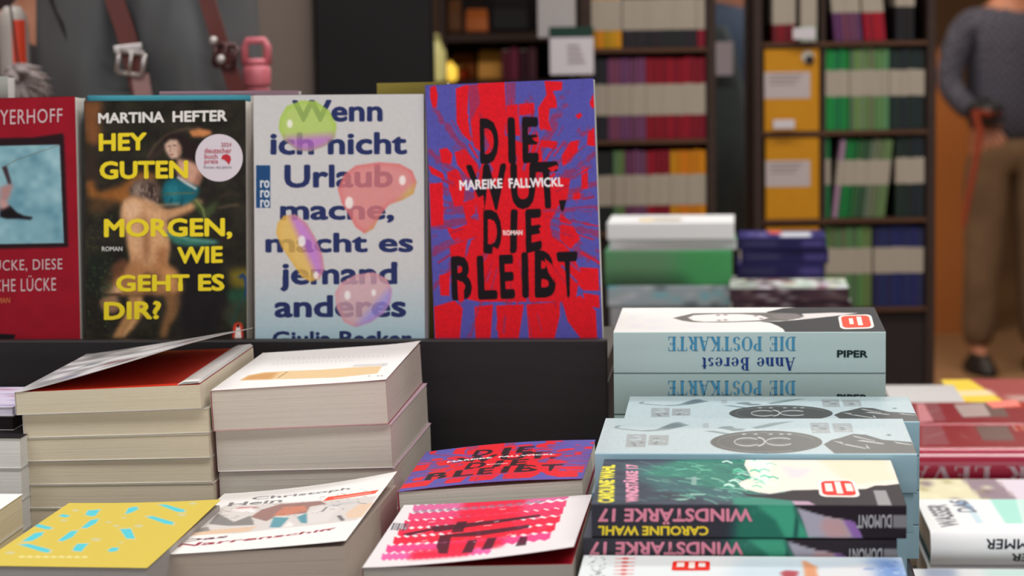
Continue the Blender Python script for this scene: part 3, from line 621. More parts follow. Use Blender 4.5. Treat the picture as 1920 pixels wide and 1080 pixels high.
for t, q, c in (('JOACHIM', rect(-148, 216, -52, 240, 0), 0), ('MEYERHOFF', [(-34,207),(117,203),(117,229),(-34,236)], 1), ('ACH, DIESE LÜCKE, DIESE', [(-150,488),(117,480),(117,508),(-150,514)], 1), ('ENTSETZLICHE LÜCKE', [(-120,522),(105,515),(105,545),(-120,550)], 1)):
    bm.letter('lettering', t, q, (206, 178, 182), bold=0, space=1.1)
bm.letter('lettering', 'ROMAN', [(-20,559),(19,558),(19,568),(-20,569)], (206, 120, 70), bold=.0)

# --- books behind them, only their top edges and margins show
def behind(tl, tr, T, off, name, label, **k):
    s = standing(tl, tr, T, off); s.make(name, label, 'books behind the standing books', **k); return s
def cov(c): return dict(col=c, pcol=(232, 230, 226))
behind((163, 179), (470, 178), .014, .038, 'standing_book', 'cyan paperback standing behind the dark oil-painting book, only its top edge showing', **cov((96, 196, 222)))
behind((298, 171.5), (560, 169.5), .012, .056, 'standing_book', 'pale pink paperback standing behind the cyan one, only its top edge showing', **cov((214, 178, 196)))
behind((706, 156), (838, 153), .016, .060, 'standing_book', 'yellow book standing behind the jelly-blob and the red and violet books', **cov((206, 190, 96)))
behind((-110, 146), (14, 143), .02, .050, 'standing_book', 'white book with a green edge standing behind the deep red book', **cov((206, 214, 210)))

# ------------------------------------------------------------------ flat stacks, pages towards the viewer (spine on the left)
def nth(i, n): return 'topmost' if i == 0 else ('bottom' if i == n-1 else ORD[i])
def stack(name, what, group, ptop, yaw, W, L, n, spine, top_kw, low_kw, mk_top, mk_low, zt, jit=None, hard=False, lift=None, place='', low_dim=None, k=0.0):
    """top book with its artwork, then copies of one plainer book down to the table; returns the top Book"""
    T = (ptop[2]-zt)/n-.0003; yaws = jit or [(0, 0, 0)]*n
    def M(i):
        j = yaws[i] if i < len(yaws) else (0, 0, 0); ca, sa = math.cos(yaw), math.sin(yaw)
        return flat_M((ptop[0]+j[0]*ca-j[1]*sa, ptop[1]+j[0]*sa+j[1]*ca, ptop[2]-T-i*(T+.0003)), yaw+rad(j[2])) @ Matrix.Rotation(-k*(n-1-i), 4, 'Y')
    t = Book(M(0), W, L, T, spine, lift, hard, k)
    if mk_top: mk_top(t)
    t.make(name, what[0], group, **top_kw)
    if n > 1:
        lw = Book(M(1), (low_dim or (W, L))[0], (low_dim or (W, L))[1], T, spine, None, hard, k)
        if mk_low: mk_low(lw)
        lw.make(name, what[1] % nth(1, n), group, **low_kw)
        lw.n = n
    else: lw = None
    return t, lw, M, n
def repeat(lw, M, n, what, start=2):
    for i in range(start, n):
        c = copy_tree(lw.root); c.matrix_world = M(i); c['label'] = what % nth(i, n)

# A: five cream books, the top one with its cover standing open
pA = pose_front((28, 735), (378, 718), .1325)
fA = lambda x, y: np.clip((x-.004)/.1285, 0, 1)**1.12*(.0308*(1-y/.18)+.0150*(y/.18))
cA = Canvas(120, 160, (206, 204, 206)); n_ = smooth_noise(160, 120, 14, 77)[..., None]; cA.a = cA.a*(.6+.5*n_)
cA.H = np.eye(3)
for k in range(14): cA.poly(np.c_[rng.uniform(0, 1)+np.array([0, .1, .12, .02]), rng.uniform(0, 1)+np.array([0, .01, .08, .09])], [(120, 60, 60), (90, 110, 110), (230, 228, 230), (120, 116, 150)][k % 4], .8, 1)
tA, lA, MA, nA = stack('paperback', ('cream-paged paperback with its cover standing open over a red flyleaf', 'cream-paged paperback, %s in the tall left stack'), 'cream-paged paperbacks in the left tall stack',
    pA, YAW, .1325, .183, 7, 'left', dict(col=(206, 204, 206), pcol=(216, 206, 184), top=cA, nb=40, nt=40, flyleaf=(226, 58, 30), lining=(196, 190, 188), spine_col=(222, 216, 226)), dict(col=(196, 188, 170), pcol=(218, 207, 184)), None, None, ZT,
    jit=[(0, 0, 0), (.004, .003, .3), (.004, .003, .0), (.0045, .004, .3), (.006, .004, 0), (.006, .004, 0), (.006, .004, 0)], lift=fA, k=.006)
repeat(lA, MA, nA, 'cream-paged paperback, %s in the tall left stack')
# first leaves of the open book fan a little along its fore edge
b = MB()
for i in range(5):
    z = tA.T+.0002+i*.0004; x0, x1 = .116+.001*i, .132-.0003*i
    z += tA.k*x0; b.add([(x0, .001, z), (x1, .001, z+.0006-.0001*i), (x1, .182, z+.0006), (x0, .182, z), (x0, .001, z+.0001), (x1, .001, z+.0007-.0001*i), (x1, .182, z+.0007), (x0, .182, z+.0001)], [(3, 2, 1, 0), (4, 5, 6, 7), (0, 1, 5, 4), (1, 2, 6, 5), (2, 3, 7, 6)])
kid(tA.root, b.build('loose_leaves', page_mat('paper_leaf', (240, 239, 237)), tA.root, label='first leaves fanning at the fore edge'))

# B: thick pale books with a white cover
pB = pose_front((397, 732), (728, 712), .124)
def artB(bk):
    c = Canvas(260, 200, (238, 236, 235)).view(bk.top_px()); bk.cv = c
    K = cr(400, 640, 4.571)
    c.poly(K([(215,335),(290,290),(420,262),(620,250),(900,238),(1200,215),(1440,205),(1400,270),(1040,305),(700,318),(420,325)]), (226, 196, 150), 1, 0)
    c.poly(K([(240,330),(300,292),(420,270),(540,262),(480,322)]), (198, 142, 84), .8, 3); c.line(K([(535,310),(620,256)]), .8, (90, 70, 40))
    c.poly(K([(1190,190),(1480,180),(1450,206),(1170,212)]), (206, 204, 202), .8, 1)
    r_ = np.random.default_rng(4)
    for x0, x1, y0, y1, n in ((560, 1500, 140, 112, 22), (480, 1180, 190, 150, 20)):
        for i in range(n):
            t = (i+.5)/n; x = x0+(x1-x0)*t; y = y0+(y1-y0)*t; c.line(K([(x, y+7), (x+10, y-6)]), .8, (196, 194, 194), .8); c.line(K([(x+3, y+8), (x+18, y+6)]), .7, (200, 198, 198), .7)
    for x in (1325, 1405, 1440): c.ell(*K([(x, 293)])[0], 2, .8, (130, 110, 100), .9)
    for x in (1440, 1465): c.line(K([(x, 208), (x+22, 182)]), .9, (110, 106, 108), .8)
    kwB['top'] = c
kwB = dict(col=(238, 236, 235), pcol=(210, 202, 192), nb=120, nt=240, lining=(170, 40, 60), spine_col=(236, 234, 232))
tB, lB, MB_, nB = stack('paperback', ('white-covered thick paperback with a tan picture strip, topmost of the middle tall stack', 'thick pale paperback, %s in the stack before the jelly-blob book'), 'thick paperbacks in the middle tall stack',
    pB, YAW, .124, .181, 4, 'left', kwB, dict(col=(214, 180, 196), pcol=(210, 203, 192)), artB, None, ZT, jit=[(0, 0, 0), (.002, .003, -.5), (.003, .004, -.8), (.003, .004, -.8)], lift=lambda x, y: .0016*(x/.124)**3*(1+.4*np.sin(x*50))*(.4+y/.18), k=.0145)
repeat(lB, MB_, nB, 'thick pale paperback, %s in the stack before the jelly-blob book')

# D: thick book with the drawn ship-of-fools cover, cover curling up at the right
pD = pose_front((282, 1041), (651, 1016), .121)
def artD(bk):
    c = Canvas(300, 300, (240, 237, 235)).view(bk.top_px()); bk.cv = c; K = cr(280, 880, 4.0)
    c.poly(K([(180,520),(420,330),(560,260),(760,250),(960,228),(1240,215),(1330,210),(1720,190),(1560,372),(900,430),(600,470),(240,470)]), (214, 208, 204), 1, 2)
    for p, q in (([(430,400),(500,320),(600,380),(720,330),(740,400),(560,410)], (128,124,122)), ([(590,296),(650,270),(790,262),(700,292)], (196,120,124)), ([(720,340),(800,285),(940,240),(1240,218),(1290,240),(1160,260),(1130,310),(900,330),(830,372)], (150,112,106)),
        ([(880,330),(960,262),(1120,252),(1140,290),(960,330)], (206,132,108)), ([(885,340),(1000,345),(930,420),(850,420)], (88,150,164)), ([(1060,340),(1135,310),(1140,390),(1090,385)], (84,146,162)), ([(950,420),(1000,372),(1040,405)], (238,236,234)),
        ([(1150,300),(1290,240),(1400,270),(1300,380),(1145,390)], (222,216,214)), ([(1290,250),(1480,225),(1560,236),(1330,262)], (196,194,196)), ([(1450,320),(1560,250),(1690,240),(1600,350),(1480,360)], (226,196,170)), ([(180,510),(300,460),(600,425),(760,410),(700,450),(300,490)], (222,190,160)),
        ([(230,470),(420,420),(430,450),(300,470)], (140,134,130)), ([(560,290),(700,310),(760,300),(740,270)], (236,234,232)), ([(1250,300),(1290,262),(1300,265),(1262,302)], (90,88,92)), ([(1380,335),(1410,330),(1450,372),(1420,376)], (90,88,92))):
        c.poly(K(p), q, .9, 1)
    r_ = np.random.default_rng(6)
    for k in range(70):
        x = r_.uniform(450, 1600); y = 430-(x-250)*.12-r_.uniform(10, 150)+20; l = r_.uniform(10, 50); c.line(K([(x, y), (x+l, y-r_.uniform(-8, 14))]), .7, (110, 104, 104), .7)
    c.poly(K([(1300,188),(1720,145),(1690,172),(1260,220)]), (232, 86, 64), 1, 0); c.line(K([(1345,200),(1660,165)]), 1.6, (246, 176, 160), .9)
    c.text('Christoph', K([(745,195),(1480,118),(1465,140),(735,222)]), (120, 116, 120), .02, al=.9)
    c.text('Hein', K([(590,240),(965,200),(945,226),(570,268)]), (120, 116, 120), .02, al=.9)
    c.text('Das', K([(235,522),(560,478),(535,500),(205,545)]), (104, 60, 72), .02)
    c.text('Narrenschiff', K([(215,552),(1380,428),(1360,446),(170,584)]), (150, 46, 62), .02)
    kwD['top'] = c
kwD = dict(col=(240, 237, 235), pcol=(200, 184, 170), nb=180, nt=280, lining=(168, 146, 142), spine_col=(230, 226, 222))
tD, _, _, _ = stack('paperback', ('very thick white paperback with a drawn ship-of-fools scene and red title at the front', ''), None, pD, YAW-rad(1.5), .121, .184, 1, 'left', kwD, {}, artD, None, ZT, lift=lambda x, y: np.clip(x/.121, 0, 1)**2*(.0032+.0060*(y/.184)), k=.062)

# C: yellow and cyan book at the front left, resting on a second one
pC = pose_front((-46, 1060), (278, 1056), .104)
def artC(bk):
    c = Canvas(280, 280, (212, 190, 80)).view(bk.top_px()); K = cr(0, 880, 4.571); CY = (84, 200, 212); PL = (198, 198, 172)
    cy = ([(245,458),(300,455),(440,490),(425,505),(385,505),(270,475)], [(190,610),(300,540),(370,530),(350,560),(270,605)], [(165,640),(240,632),(410,680),(395,705),(350,702)], [(720,380),(740,345),(840,335),(800,385),(770,392)],
        [(680,490),(760,425),(830,412),(800,450),(730,490)], [(485,600),(590,520),(650,515),(600,570),(520,605)], [(600,675),(640,630),(735,625),(700,660),(670,695),(610,690)], [(1050,370),(1080,320),(1140,308),(1165,325),(1110,355)],
        [(1340,292),(1400,292),(1575,340),(1560,355),(1500,352)], [(1235,395),(1290,388),(1480,440),(1470,462),(1400,452)], [(1010,500),(1100,495),(1140,580),(1065,580)], [(900,685),(940,660),(1000,660),(980,690),(920,698)], [(365,375),(400,362),(450,378),(410,390)], [(500,395),(540,378),(595,390),(560,405)])
    for p in cy:
        q = np.array(p, float); m_ = q.mean(0); c.poly(K([tuple(m_+(a-m_)*1.22) for a in q]), PL, .8, 1)
    for p in cy: c.poly(K(p), CY, 1, 0)
    for x, y, r in ((910,440,26),(975,470,30),(1040,400,24),(1170,470,40),(130,525,36),(640,345,30),(80,710,40),(800,590,44),(1550,380,40),(1640,285,36),(540,430,30),(1020,615,22)): c.ell(*K([(x, y)])[0], r/4.5, r/14, PL, .7, 1)
    for i in range(9): c.ell(*K([(170+i*66, 745)])[0], 6, 2.2, (228, 218, 150), .9, 1)
    kwC['top'] = c
kwC = dict(col=(212, 190, 80), pcol=(178, 172, 168), nb=160, nt=250, lining=(220, 200, 110), spine_col=(210, 188, 78))
stack('paperback', ('yellow paperback with scattered cyan shapes at the front left corner', ''), None, pC, YAW-rad(1.5), .104, .178, 1, 'left', kwC, {}, artC, None, ZT, lift=lambda x, y: .0035*(x/.104)**2*(y/.178)**1.3)

# E1/E2: flat copies of the red and violet book and the zigzag book
pE = pose_front((747, 922), (1096, 898), .121)
cw2 = Canvas(330, 520, (0, 0, 0)); cw2.a = cw.a
def artE(bk): kwE['top'] = cw2
kwE = dict(col=(200, 30, 60), pcol=(216, 210, 200), nb=230, nt=240, lining=(170, 20, 50), spine_col=(190, 60, 110), mt=GLOSS)
tE, lE, ME, nE = stack('paperback', ('red and violet paperback lying flat with jagged black title, before the riser front', 'flat red and violet paperback, %s in the stack before the riser'), 'red and violet paperbacks lying flat',
    pE, YAW, .121, .139, 5, 'left', kwE, dict(col=(150, 40, 100), pcol=(216, 210, 200), spine_col=(190, 60, 110)), artE, None, ZT, lift=lambda x, y: .0022*np.sin(np.clip(x/.121, 0, 1)*3.1)+.0006*(x/.121), k=.014, jit=[(0, 0, 0)]+[(.001, .004, 0)]*4)
repeat(lE, ME, nE, 'flat red and violet paperback, %s in the stack before the riser')
pF = pose_front((679, 1064), (1078, 1054), .121)
def artF(bk):
    c = Canvas(300, 260, (226, 222, 224)).view(bk.top_px()); K = cr(660, 780, 3.6)
    rows = ((600, 640, 430, 1490), (655, 700, 400, 1470), (705, 750, 370, 1450), (760, 805, 330, 1430), (815, 860, 300, 1400), (870, 915, 250, 1370), (925, 965, 220, 1000))
    r_ = np.random.default_rng(12)
    for i, (ya, yb, x0, x1) in enumerate(rows):
        n = 34; pts = []; sl = -.11
        for k in range(n+1): t = k/n; x = x0+(x1-x0)*t; pts.append((x, ya+sl*(x-x0)*.75+(6 if k % 2 else -6)))
        for k in range(n, -1, -1): t = k/n; x = x0+(x1-x0)*t; pts.append((x-8, yb+sl*(x-x0)*.75+(7 if k % 2 else -7)))
        c.poly(K(pts), [(214, 96, 150), (226, 60, 110), (224, 40, 84), (228, 24, 60), (226, 20, 54), (232, 60, 130), (226, 90, 160)][i], .95, 0)
        cx = x0+(x1-x0)*.52; c.poly(K([(cx-180, ya-30), (cx+240, ya-62), (cx+230, yb-50), (cx-200, yb-12)]), (226, 14, 44), .8, 5)
    for p in ([(720,770),(760,700),(830,695),(800,765)], [(620,860),(640,790),(1240,720),(1230,745),(900,790),(720,800),(700,905),(640,905)], [(800,900),(840,820),(900,815),(870,895)], [(930,880),(970,805),(1030,800),(1000,870)], [(1150,860),(1180,800),(1225,800),(1215,855)], [(560,735),(900,700),(1300,655),(1310,668),(900,725),(600,770)], [(360,790),(600,740),(610,752),(400,800)]):
        c.poly(K(p), (60, 10, 30), .85, 0)
    for k in range(60):
        x = r_.uniform(430, 1380); y = 640+r_.uniform(0, 1)*230-(x-400)*.08; c.line(K([(x, y), (x+r_.uniform(10, 60), y-r_.uniform(2, 12))]), 1.0, [(240,230,234), (150,60,110), (236,90,140)][k % 3], .8)
    for x in range(455, 1330, 60): c.ell(*K([(x, 645-(x-430)*.085)])[0], 7, 2.5, (150, 110, 136), .7, 1)
    for i, x in enumerate(range(262, 380, 22)): c.poly(K([(x, 770), (x+20, 722), (x+36, 720), (x+16, 768)]), (70, 66, 74) if i % 2 == 0 else (120, 116, 122), .85)
    kwF['top'] = c
kwF = dict(col=(226, 222, 224), pcol=(190, 184, 176), nb=200, nt=260, lining=(150, 10, 30), spine_col=(226, 222, 224), flyleaf=(176, 12, 38))
tF, lF, MF, nF = stack('paperback', ('white paperback with pink and red zigzag bands, cover lifting off a red flyleaf', 'pale paperback directly under the zigzag-banded one, %s of the pair'), 'pair of paperbacks at the front below the flat red and violet one',
    pF, YAW, .121, .170, 2, 'left', kwF, dict(col=(220, 216, 216), pcol=(190, 184, 176)), artF, None, ZT, lift=lambda x, y: (x/.121)**1.7*(.0100*(1-y/.17)+.0045*(y/.17)), k=.0125)

# G: edge of the stacks at the far left
def zat(px, py, Y): return at(px, py, Y)
q = zat(38, 822, 1.60); WG = .126; cy_, sy_ = math.cos(YAW), math.sin(YAW)
pG = q-np.array([WG*cy_, WG*sy_, 0])
tG, lG, MG, nG = stack('paperback', ('white-paged paperback, topmost of the stack cut by the left edge', 'white-paged paperback, %s of the stack cut by the left edge'), 'white-paged paperbacks cut by the left edge', pG, YAW, WG, .18, 4, 'left', dict(col=(36, 30, 34), pcol=(226, 226, 224)), dict(col=(216, 214, 214), pcol=(226, 226, 224)), None, None, ZT)
repeat(lG, MG, nG, 'white-paged paperback, %s of the stack cut by the left edge')
q = zat(24, 764, 1.63); bk = None
Gz = pG[2]; h2 = q[2]-Gz
b1 = Book(flat_M((q-np.array([.128*cy_, .128*sy_, 0]))*[1, 1, 0]+np.array([0, 0, Gz+.0004]), YAW), .128, .09, h2*.6, 'left'); b1.make('paperback', 'black filler book added for the dark gap between the white pages and the lilac book at the left', col=(26, 20, 24), pcol=(34, 28, 32), spine_col=(26, 20, 24))  # added book, pages blackened too, standing in for the dark gap
cg = Canvas(60, 60, (200, 192, 214)); 
for k in range(20): cg.ell(rng.uniform(0, 1), rng.uniform(0, 1), .08, .03, [(150, 60, 90), (230, 226, 238), (120, 110, 150)][k % 3], .7, 1)
b2 = Book(flat_M((q-np.array([.128*cy_, .128*sy_, 0]))*[1, 1, 0]+np.array([0, 0, Gz+.0006+h2*.6]), YAW), .128, .09, h2*.4-.0004, 'left'); b2.make('paperback', 'lilac and white book on top of the stack at the left edge', col=(200, 192, 214), pcol=(214, 208, 228), top=cg, nb=30, nt=30, spine_col=(204, 196, 220))
# the white-topped book in front of them
q = zat(43, 926, 1.52); LG = .168
p0 = q-np.array([WG*cy_, WG*sy_, 0])-np.array([-sy_, cy_, 0])*LG
cgt = Canvas(80, 120, (240, 238, 236)); cgt.ell(.93, .62, .035, .02, (170, 40, 70), 1, 0)
tg, lg, Mg, ng = stack('paperback', ('white-topped paperback with a small red dot beside the yellow book', 'white paperback under the red-dotted one, %s of the front left stack'), 'white paperbacks at the front left edge', p0, YAW, WG, LG, 3, 'left', dict(col=(240, 238, 236), pcol=(226, 216, 192), top=cgt, nb=60, nt=60), dict(col=(236, 234, 232), pcol=(226, 216, 192)), None, None, ZT)
repeat(lg, Mg, ng, 'white paperback under the red-dotted one, %s of the front left stack')

# ------------------------------------------------------------------ flat stacks, spines towards the viewer
BLU, DBL = (70, 140, 178), (36, 64, 128)
pP = pose_front((1150, 623), (1661, 623), .198)
def artP(bk):
    c = Canvas(420, 200, (232, 231, 229)).view(bk.top_px()); K = cr(1080, 560, 2.909); G = (40, 42, 46)
    c.poly(K([(1000,124),(1110,124),(1250,112),(1060,95),(1040,72),(1130,52),(1500,28),(1700,10),(1720,190),(1146,190),(1130,165),(1100,148),(1060,132)]), G, 1, 0)
    c.poly(K([(530,105),(640,80),(1060,76),(1200,80),(1230,100),(1150,120),(1000,124),(800,130),(640,128),(580,120)]), (104, 100, 98), 1, 1)
    c.poly(K([(610,104),(640,90),(760,84),(900,84),(1010,92),(1050,106),(1000,118),(860,124),(700,126),(640,120)]), (236, 231, 228), 1, 1)
    c.poly(K([(1230,82),(1400,76),(1545,78),(1400,96),(1250,112),(1210,108),(1240,96)]), (222, 216, 214), 1, 1)
    c.poly(K([(1060,90),(1120,80),(1220,84),(1240,100),(1180,116),(1100,112)]), (122, 114, 114), .8, 2)
    for x, y in ((775,90),(815,88),(780,118),(815,116),(1120,98),(1160,104),(1200,94),(980,94),(1010,108)): c.ell(*K([(x, y)])[0], 4, 1.6, (130, 116, 116), .7, 1)
    for x, y, w_ in ((310,100,26),(330,150,40),(430,120,60),(430,160,60),(640,150,30)): c.ell(*K([(x, y)])[0], w_/2.9, 4, (226, 226, 232), .6, 2)
    kwP['top'] = c; s = Canvas(200, 30, (178, 198, 198)); kwP['front'] = s
def wordsP(bk, quads=True, top=False):
    K = cr(1130, 560, 6.4); K2 = cr(1400, 560, 5.818)
    a = K([(780,452)])[0]; r = K2([(540,425)])[0]; l0, r0, yt, yb = a[0], r[0], K([(0,456)])[0][1], K([(0,626)])[0][1]
    dy = 0 if top else 82.5
    bk.letter('lettering', '', [(r0, yb+dy), (l0, yb+dy), (l0, yt+dy), (r0, yt+dy)], BLU, 'front', G=serif('DIE POSTKARTE'))
    if top or True:
        x0, x1 = K([(1185,0)])[0][0], K2([(530,0)])[0][0]; ya, yb2 = K([(0,705)])[0][1], K([(0,862)])[0][1]
        bk.letter('lettering', '', [(x1, yb2+dy), (x0, yb2+dy), (x0, ya+dy), (x1, ya+dy)], DBL, 'front', G=serif('Anne Berest'))
    q = K2([(985,560),(1322,565),(1320,642),(985,640)]); bk.letter('lettering', 'PIPER', [(x, y+dy) for x, y in q], (24, 44, 46), 'front', bold=.035)
kwP = dict(nb=400, nt=110, ns=4, pcol=(226, 224, 218), mt=PRINT, col=(234, 233, 230), spine_col=(178, 198, 198))
nP = 4; zP = pP[2]-nP*.0308
thin = Book(flat_M((pP[0]+.003, pP[1]+.004, ZT+.0001), YAW), .196, .13, zP-ZT-.0005, 'front'); thin.make('paperback', 'thin grey book at the very bottom of the pale green spine stack', col=(120, 124, 128), spine_col=(120, 124, 128))
tP, lP, MP, _ = stack('paperback', ('pale green spined paperback with a dark-haired woman on its white cover, topmost', 'thick pale green spine book, %s in the stack right of the riser'), 'pale green spined paperbacks', pP, YAW, .198, .143, nP, 'front', kwP, dict(col=(236, 236, 232), pcol=(226, 224, 218), spine_col=(180, 202, 200), mt=GLOSS), artP, None, zP,
    jit=[(0, 0, 0), (0, .0005, 0), (.0, .001, 0), (0, 0, 0)])
wordsP(tP, top=True); wordsP(lP); repeat(lP, MP, nP, 'thick pale green spine book, %s in the stack right of the riser')
tP.patch('bestseller_sticker', [(1571,592),(1633,590),(1640,616),(1576,618)], (234, 62, 28), border=(244, 236, 230), mark=[([(.3,.3),(.42,.3),(.42,.72),(.3,.72)], (240,232,226)), ([(.54,.2),(.68,.2),(.68,.82),(.54,.82)], (240,232,226))], label='red sticker with a white rim')

# light blue books, two neighbouring stacks with the same cover
LB = (180, 199, 205)
def artS(bk):
    c = Canvas(460, 300, LB).view(bk.top_px()); K = cr(1100, 730, 5.818); K4 = cr(1400, 730, 5.818); D = (62, 66, 66)
    if bk.alt:                                   # measured on the rear copy
        Hm = homog(TS.top_px(), [(0, 0), (1, 0), (1, 1), (0, 1)]); c.H = Hm
    c.poly(K([(300,408),(350,392),(380,398),(340,410),(360,425),(600,448),(750,440),(850,400),(960,358),(1010,355),(1120,392),(1060,405),(900,440),(760,455),(640,460),(400,440),(310,425)]), (120, 140, 144), 1, 1)
    c.poly(K([(800,425),(930,370),(1010,372),(1060,400),(900,432)]), (92, 112, 120), .9, 1)
    def glyphsq(Kf, x0, y0, x1, y1, sk, seed):
        r_ = np.random.default_rng(seed); c.poly(Kf([(x0+sk, y0), (x1+sk, y0), (x1, y1), (x0, y1)]), (146, 154, 158), .85)
        for i in range(7):
            a = r_.uniform(.05, .7); b_ = r_.uniform(.08, .8); w_ = r_.uniform(.1, .35); h_ = r_.uniform(.06, .16)
            X = lambda u, v: (x0+(x1-x0)*u+sk*(1-v), y0+(y1-y0)*v); c.poly(Kf([X(a, b_), X(a+w_, b_), X(a+w_, b_+h_), X(a, b_+h_)]), LB if i % 3 else (100, 106, 112), .8)
    glyphsq(K, 425, 490, 640, 630, 14, 1); glyphsq(K, 670, 500, 885, 610, 14, 2); glyphsq(K4, 712, 365, 915, 478, -24, 3); glyphsq(K4, 955, 370, 1165, 468, -26, 4); c.poly(K([(1265,372),(1330,368),(1332,420),(1270,424)]), (150, 164, 168), .8)
    c.poly(K([(1270,455),(1380,450),(1560,482),(1760,470),(1760,480),(1540,496),(1380,470)]), (110, 132, 136), .9, 0); c.poly(K([(1420,425),(1480,405),(1580,400),(1620,425),(1730,430),(1700,450),(1590,455),(1500,432)]), (110, 128, 132), .9, 1)
    c.poly(K4([(60,415),(260,370),(420,352),(510,350),(420,368),(200,418),(100,432)]), (120, 142, 144), .9, 1)
    cx, cy2 = K([(1885, 588)])[0]
    c.ell(1437, 829, 105, 21.5, D, 1, 0, 0, 60)
    for ex, ey, rx, ry in ((1401, 828.5, 24, 7.5), (1462, 828, 26, 7)):
        t = np.linspace(.6, 5.6, 30); c.line(np.c_[ex+rx*np.cos(t), ey+ry*np.sin(t)], 1.8, (200, 208, 210), .9); c.line(np.c_[ex+rx*.7*np.cos(t), ey+ry*.7*np.sin(t)], .8, (120, 126, 126), .8); c.line(np.c_[1437+92*np.cos(t+.4), 829+18*np.sin(t+.4)], .8, (120, 126, 126), .7)
    t = np.linspace(-1.4, 1.4, 12); c.line(np.c_[1418+16*np.cos(t), 828+8*np.sin(t)], 2.2, (220, 224, 224), .9)
    for x in (1395, 1417, 1445, 1465, 1480): c.ell(x, 814, 4, 1.6, (196, 206, 208), .8, 1)
    c.poly(K4([(840,600),(930,550),(1020,530),(1160,485),(1300,495),(1480,550),(1800,575),(1870,700),(960,700)]), D, 1, 0)
    for p in ([(930,560),(1060,600),(1040,575)], [(1040,600),(1300,650),(1300,640),(1100,598)], [(1200,560),(1490,600),(1500,590),(1260,552)], [(1300,600),(1340,640),(1345,650),(1310,640)], [(1600,570),(1800,600),(1800,608),(1640,590)], [(1150,500),(1400,560),(1400,566),(1180,520)]): c.poly(K4(p), (206, 212, 212), .8, 0)
    c.ell(*K4([(1550, 498)])[0], 4, 2, (90, 120, 118), .9, 1); c.grain(.03, 6, 14, 2)
    KS[bk.key]['top'] = c
KS = {'a': dict(nb=400, nt=130, pcol=(220, 222, 220), mt=FOIL, col=LB, spine_col=(150, 186, 202)), 'b': dict(nb=400, nt=130, pcol=(220, 222, 220), mt=GLOSS, col=LB, spine_col=(150, 186, 202))}
pS = pose_front((1115, 850), (1720, 850), .1995); pS2 = pose_front((1168.7, 790), (1724.5, 795), .201)
TS = None
def mkS(key):
    def f(bk):
        global TS
        bk.alt = key == 'b'; bk.key = key
        if key == 'a': TS = bk
        artS(bk)
    return f
lowS = dict(col=LB, pcol=(220, 222, 220), spine_col=(150, 186, 202), mt=GLOSS)
gl = 'light blue books with a drawn vinyl record'
_, l1, M1, n1_ = stack('paperback', ('light blue book with a drawn record, topmost just behind the dark sea-wave book', 'light blue book, %s in the stack behind the dark wave books'), gl, pS, YAW, .1995, .128, 4, 'front', KS['a'], lowS, mkS('a'), None, ZT, jit=[(0, 0, 0), (-.0022, .001, 0), (-.006, 0, 0), (-.006, 0, 0)])
repeat(l1, M1, n1_, 'light blue book, %s in the stack behind the dark wave books')
_, l2, M2, n2_ = stack('paperback', ('light blue book with a drawn record, topmost before the pale green spines', 'light blue book, %s in the stack before the pale green spines'), gl, pS2, YAW, .201, .105, 4, 'front', KS['b'], lowS, mkS('b'), None, ZT)
repeat(l2, M2, n2_, 'light blue book, %s in the stack before the pale green spines')

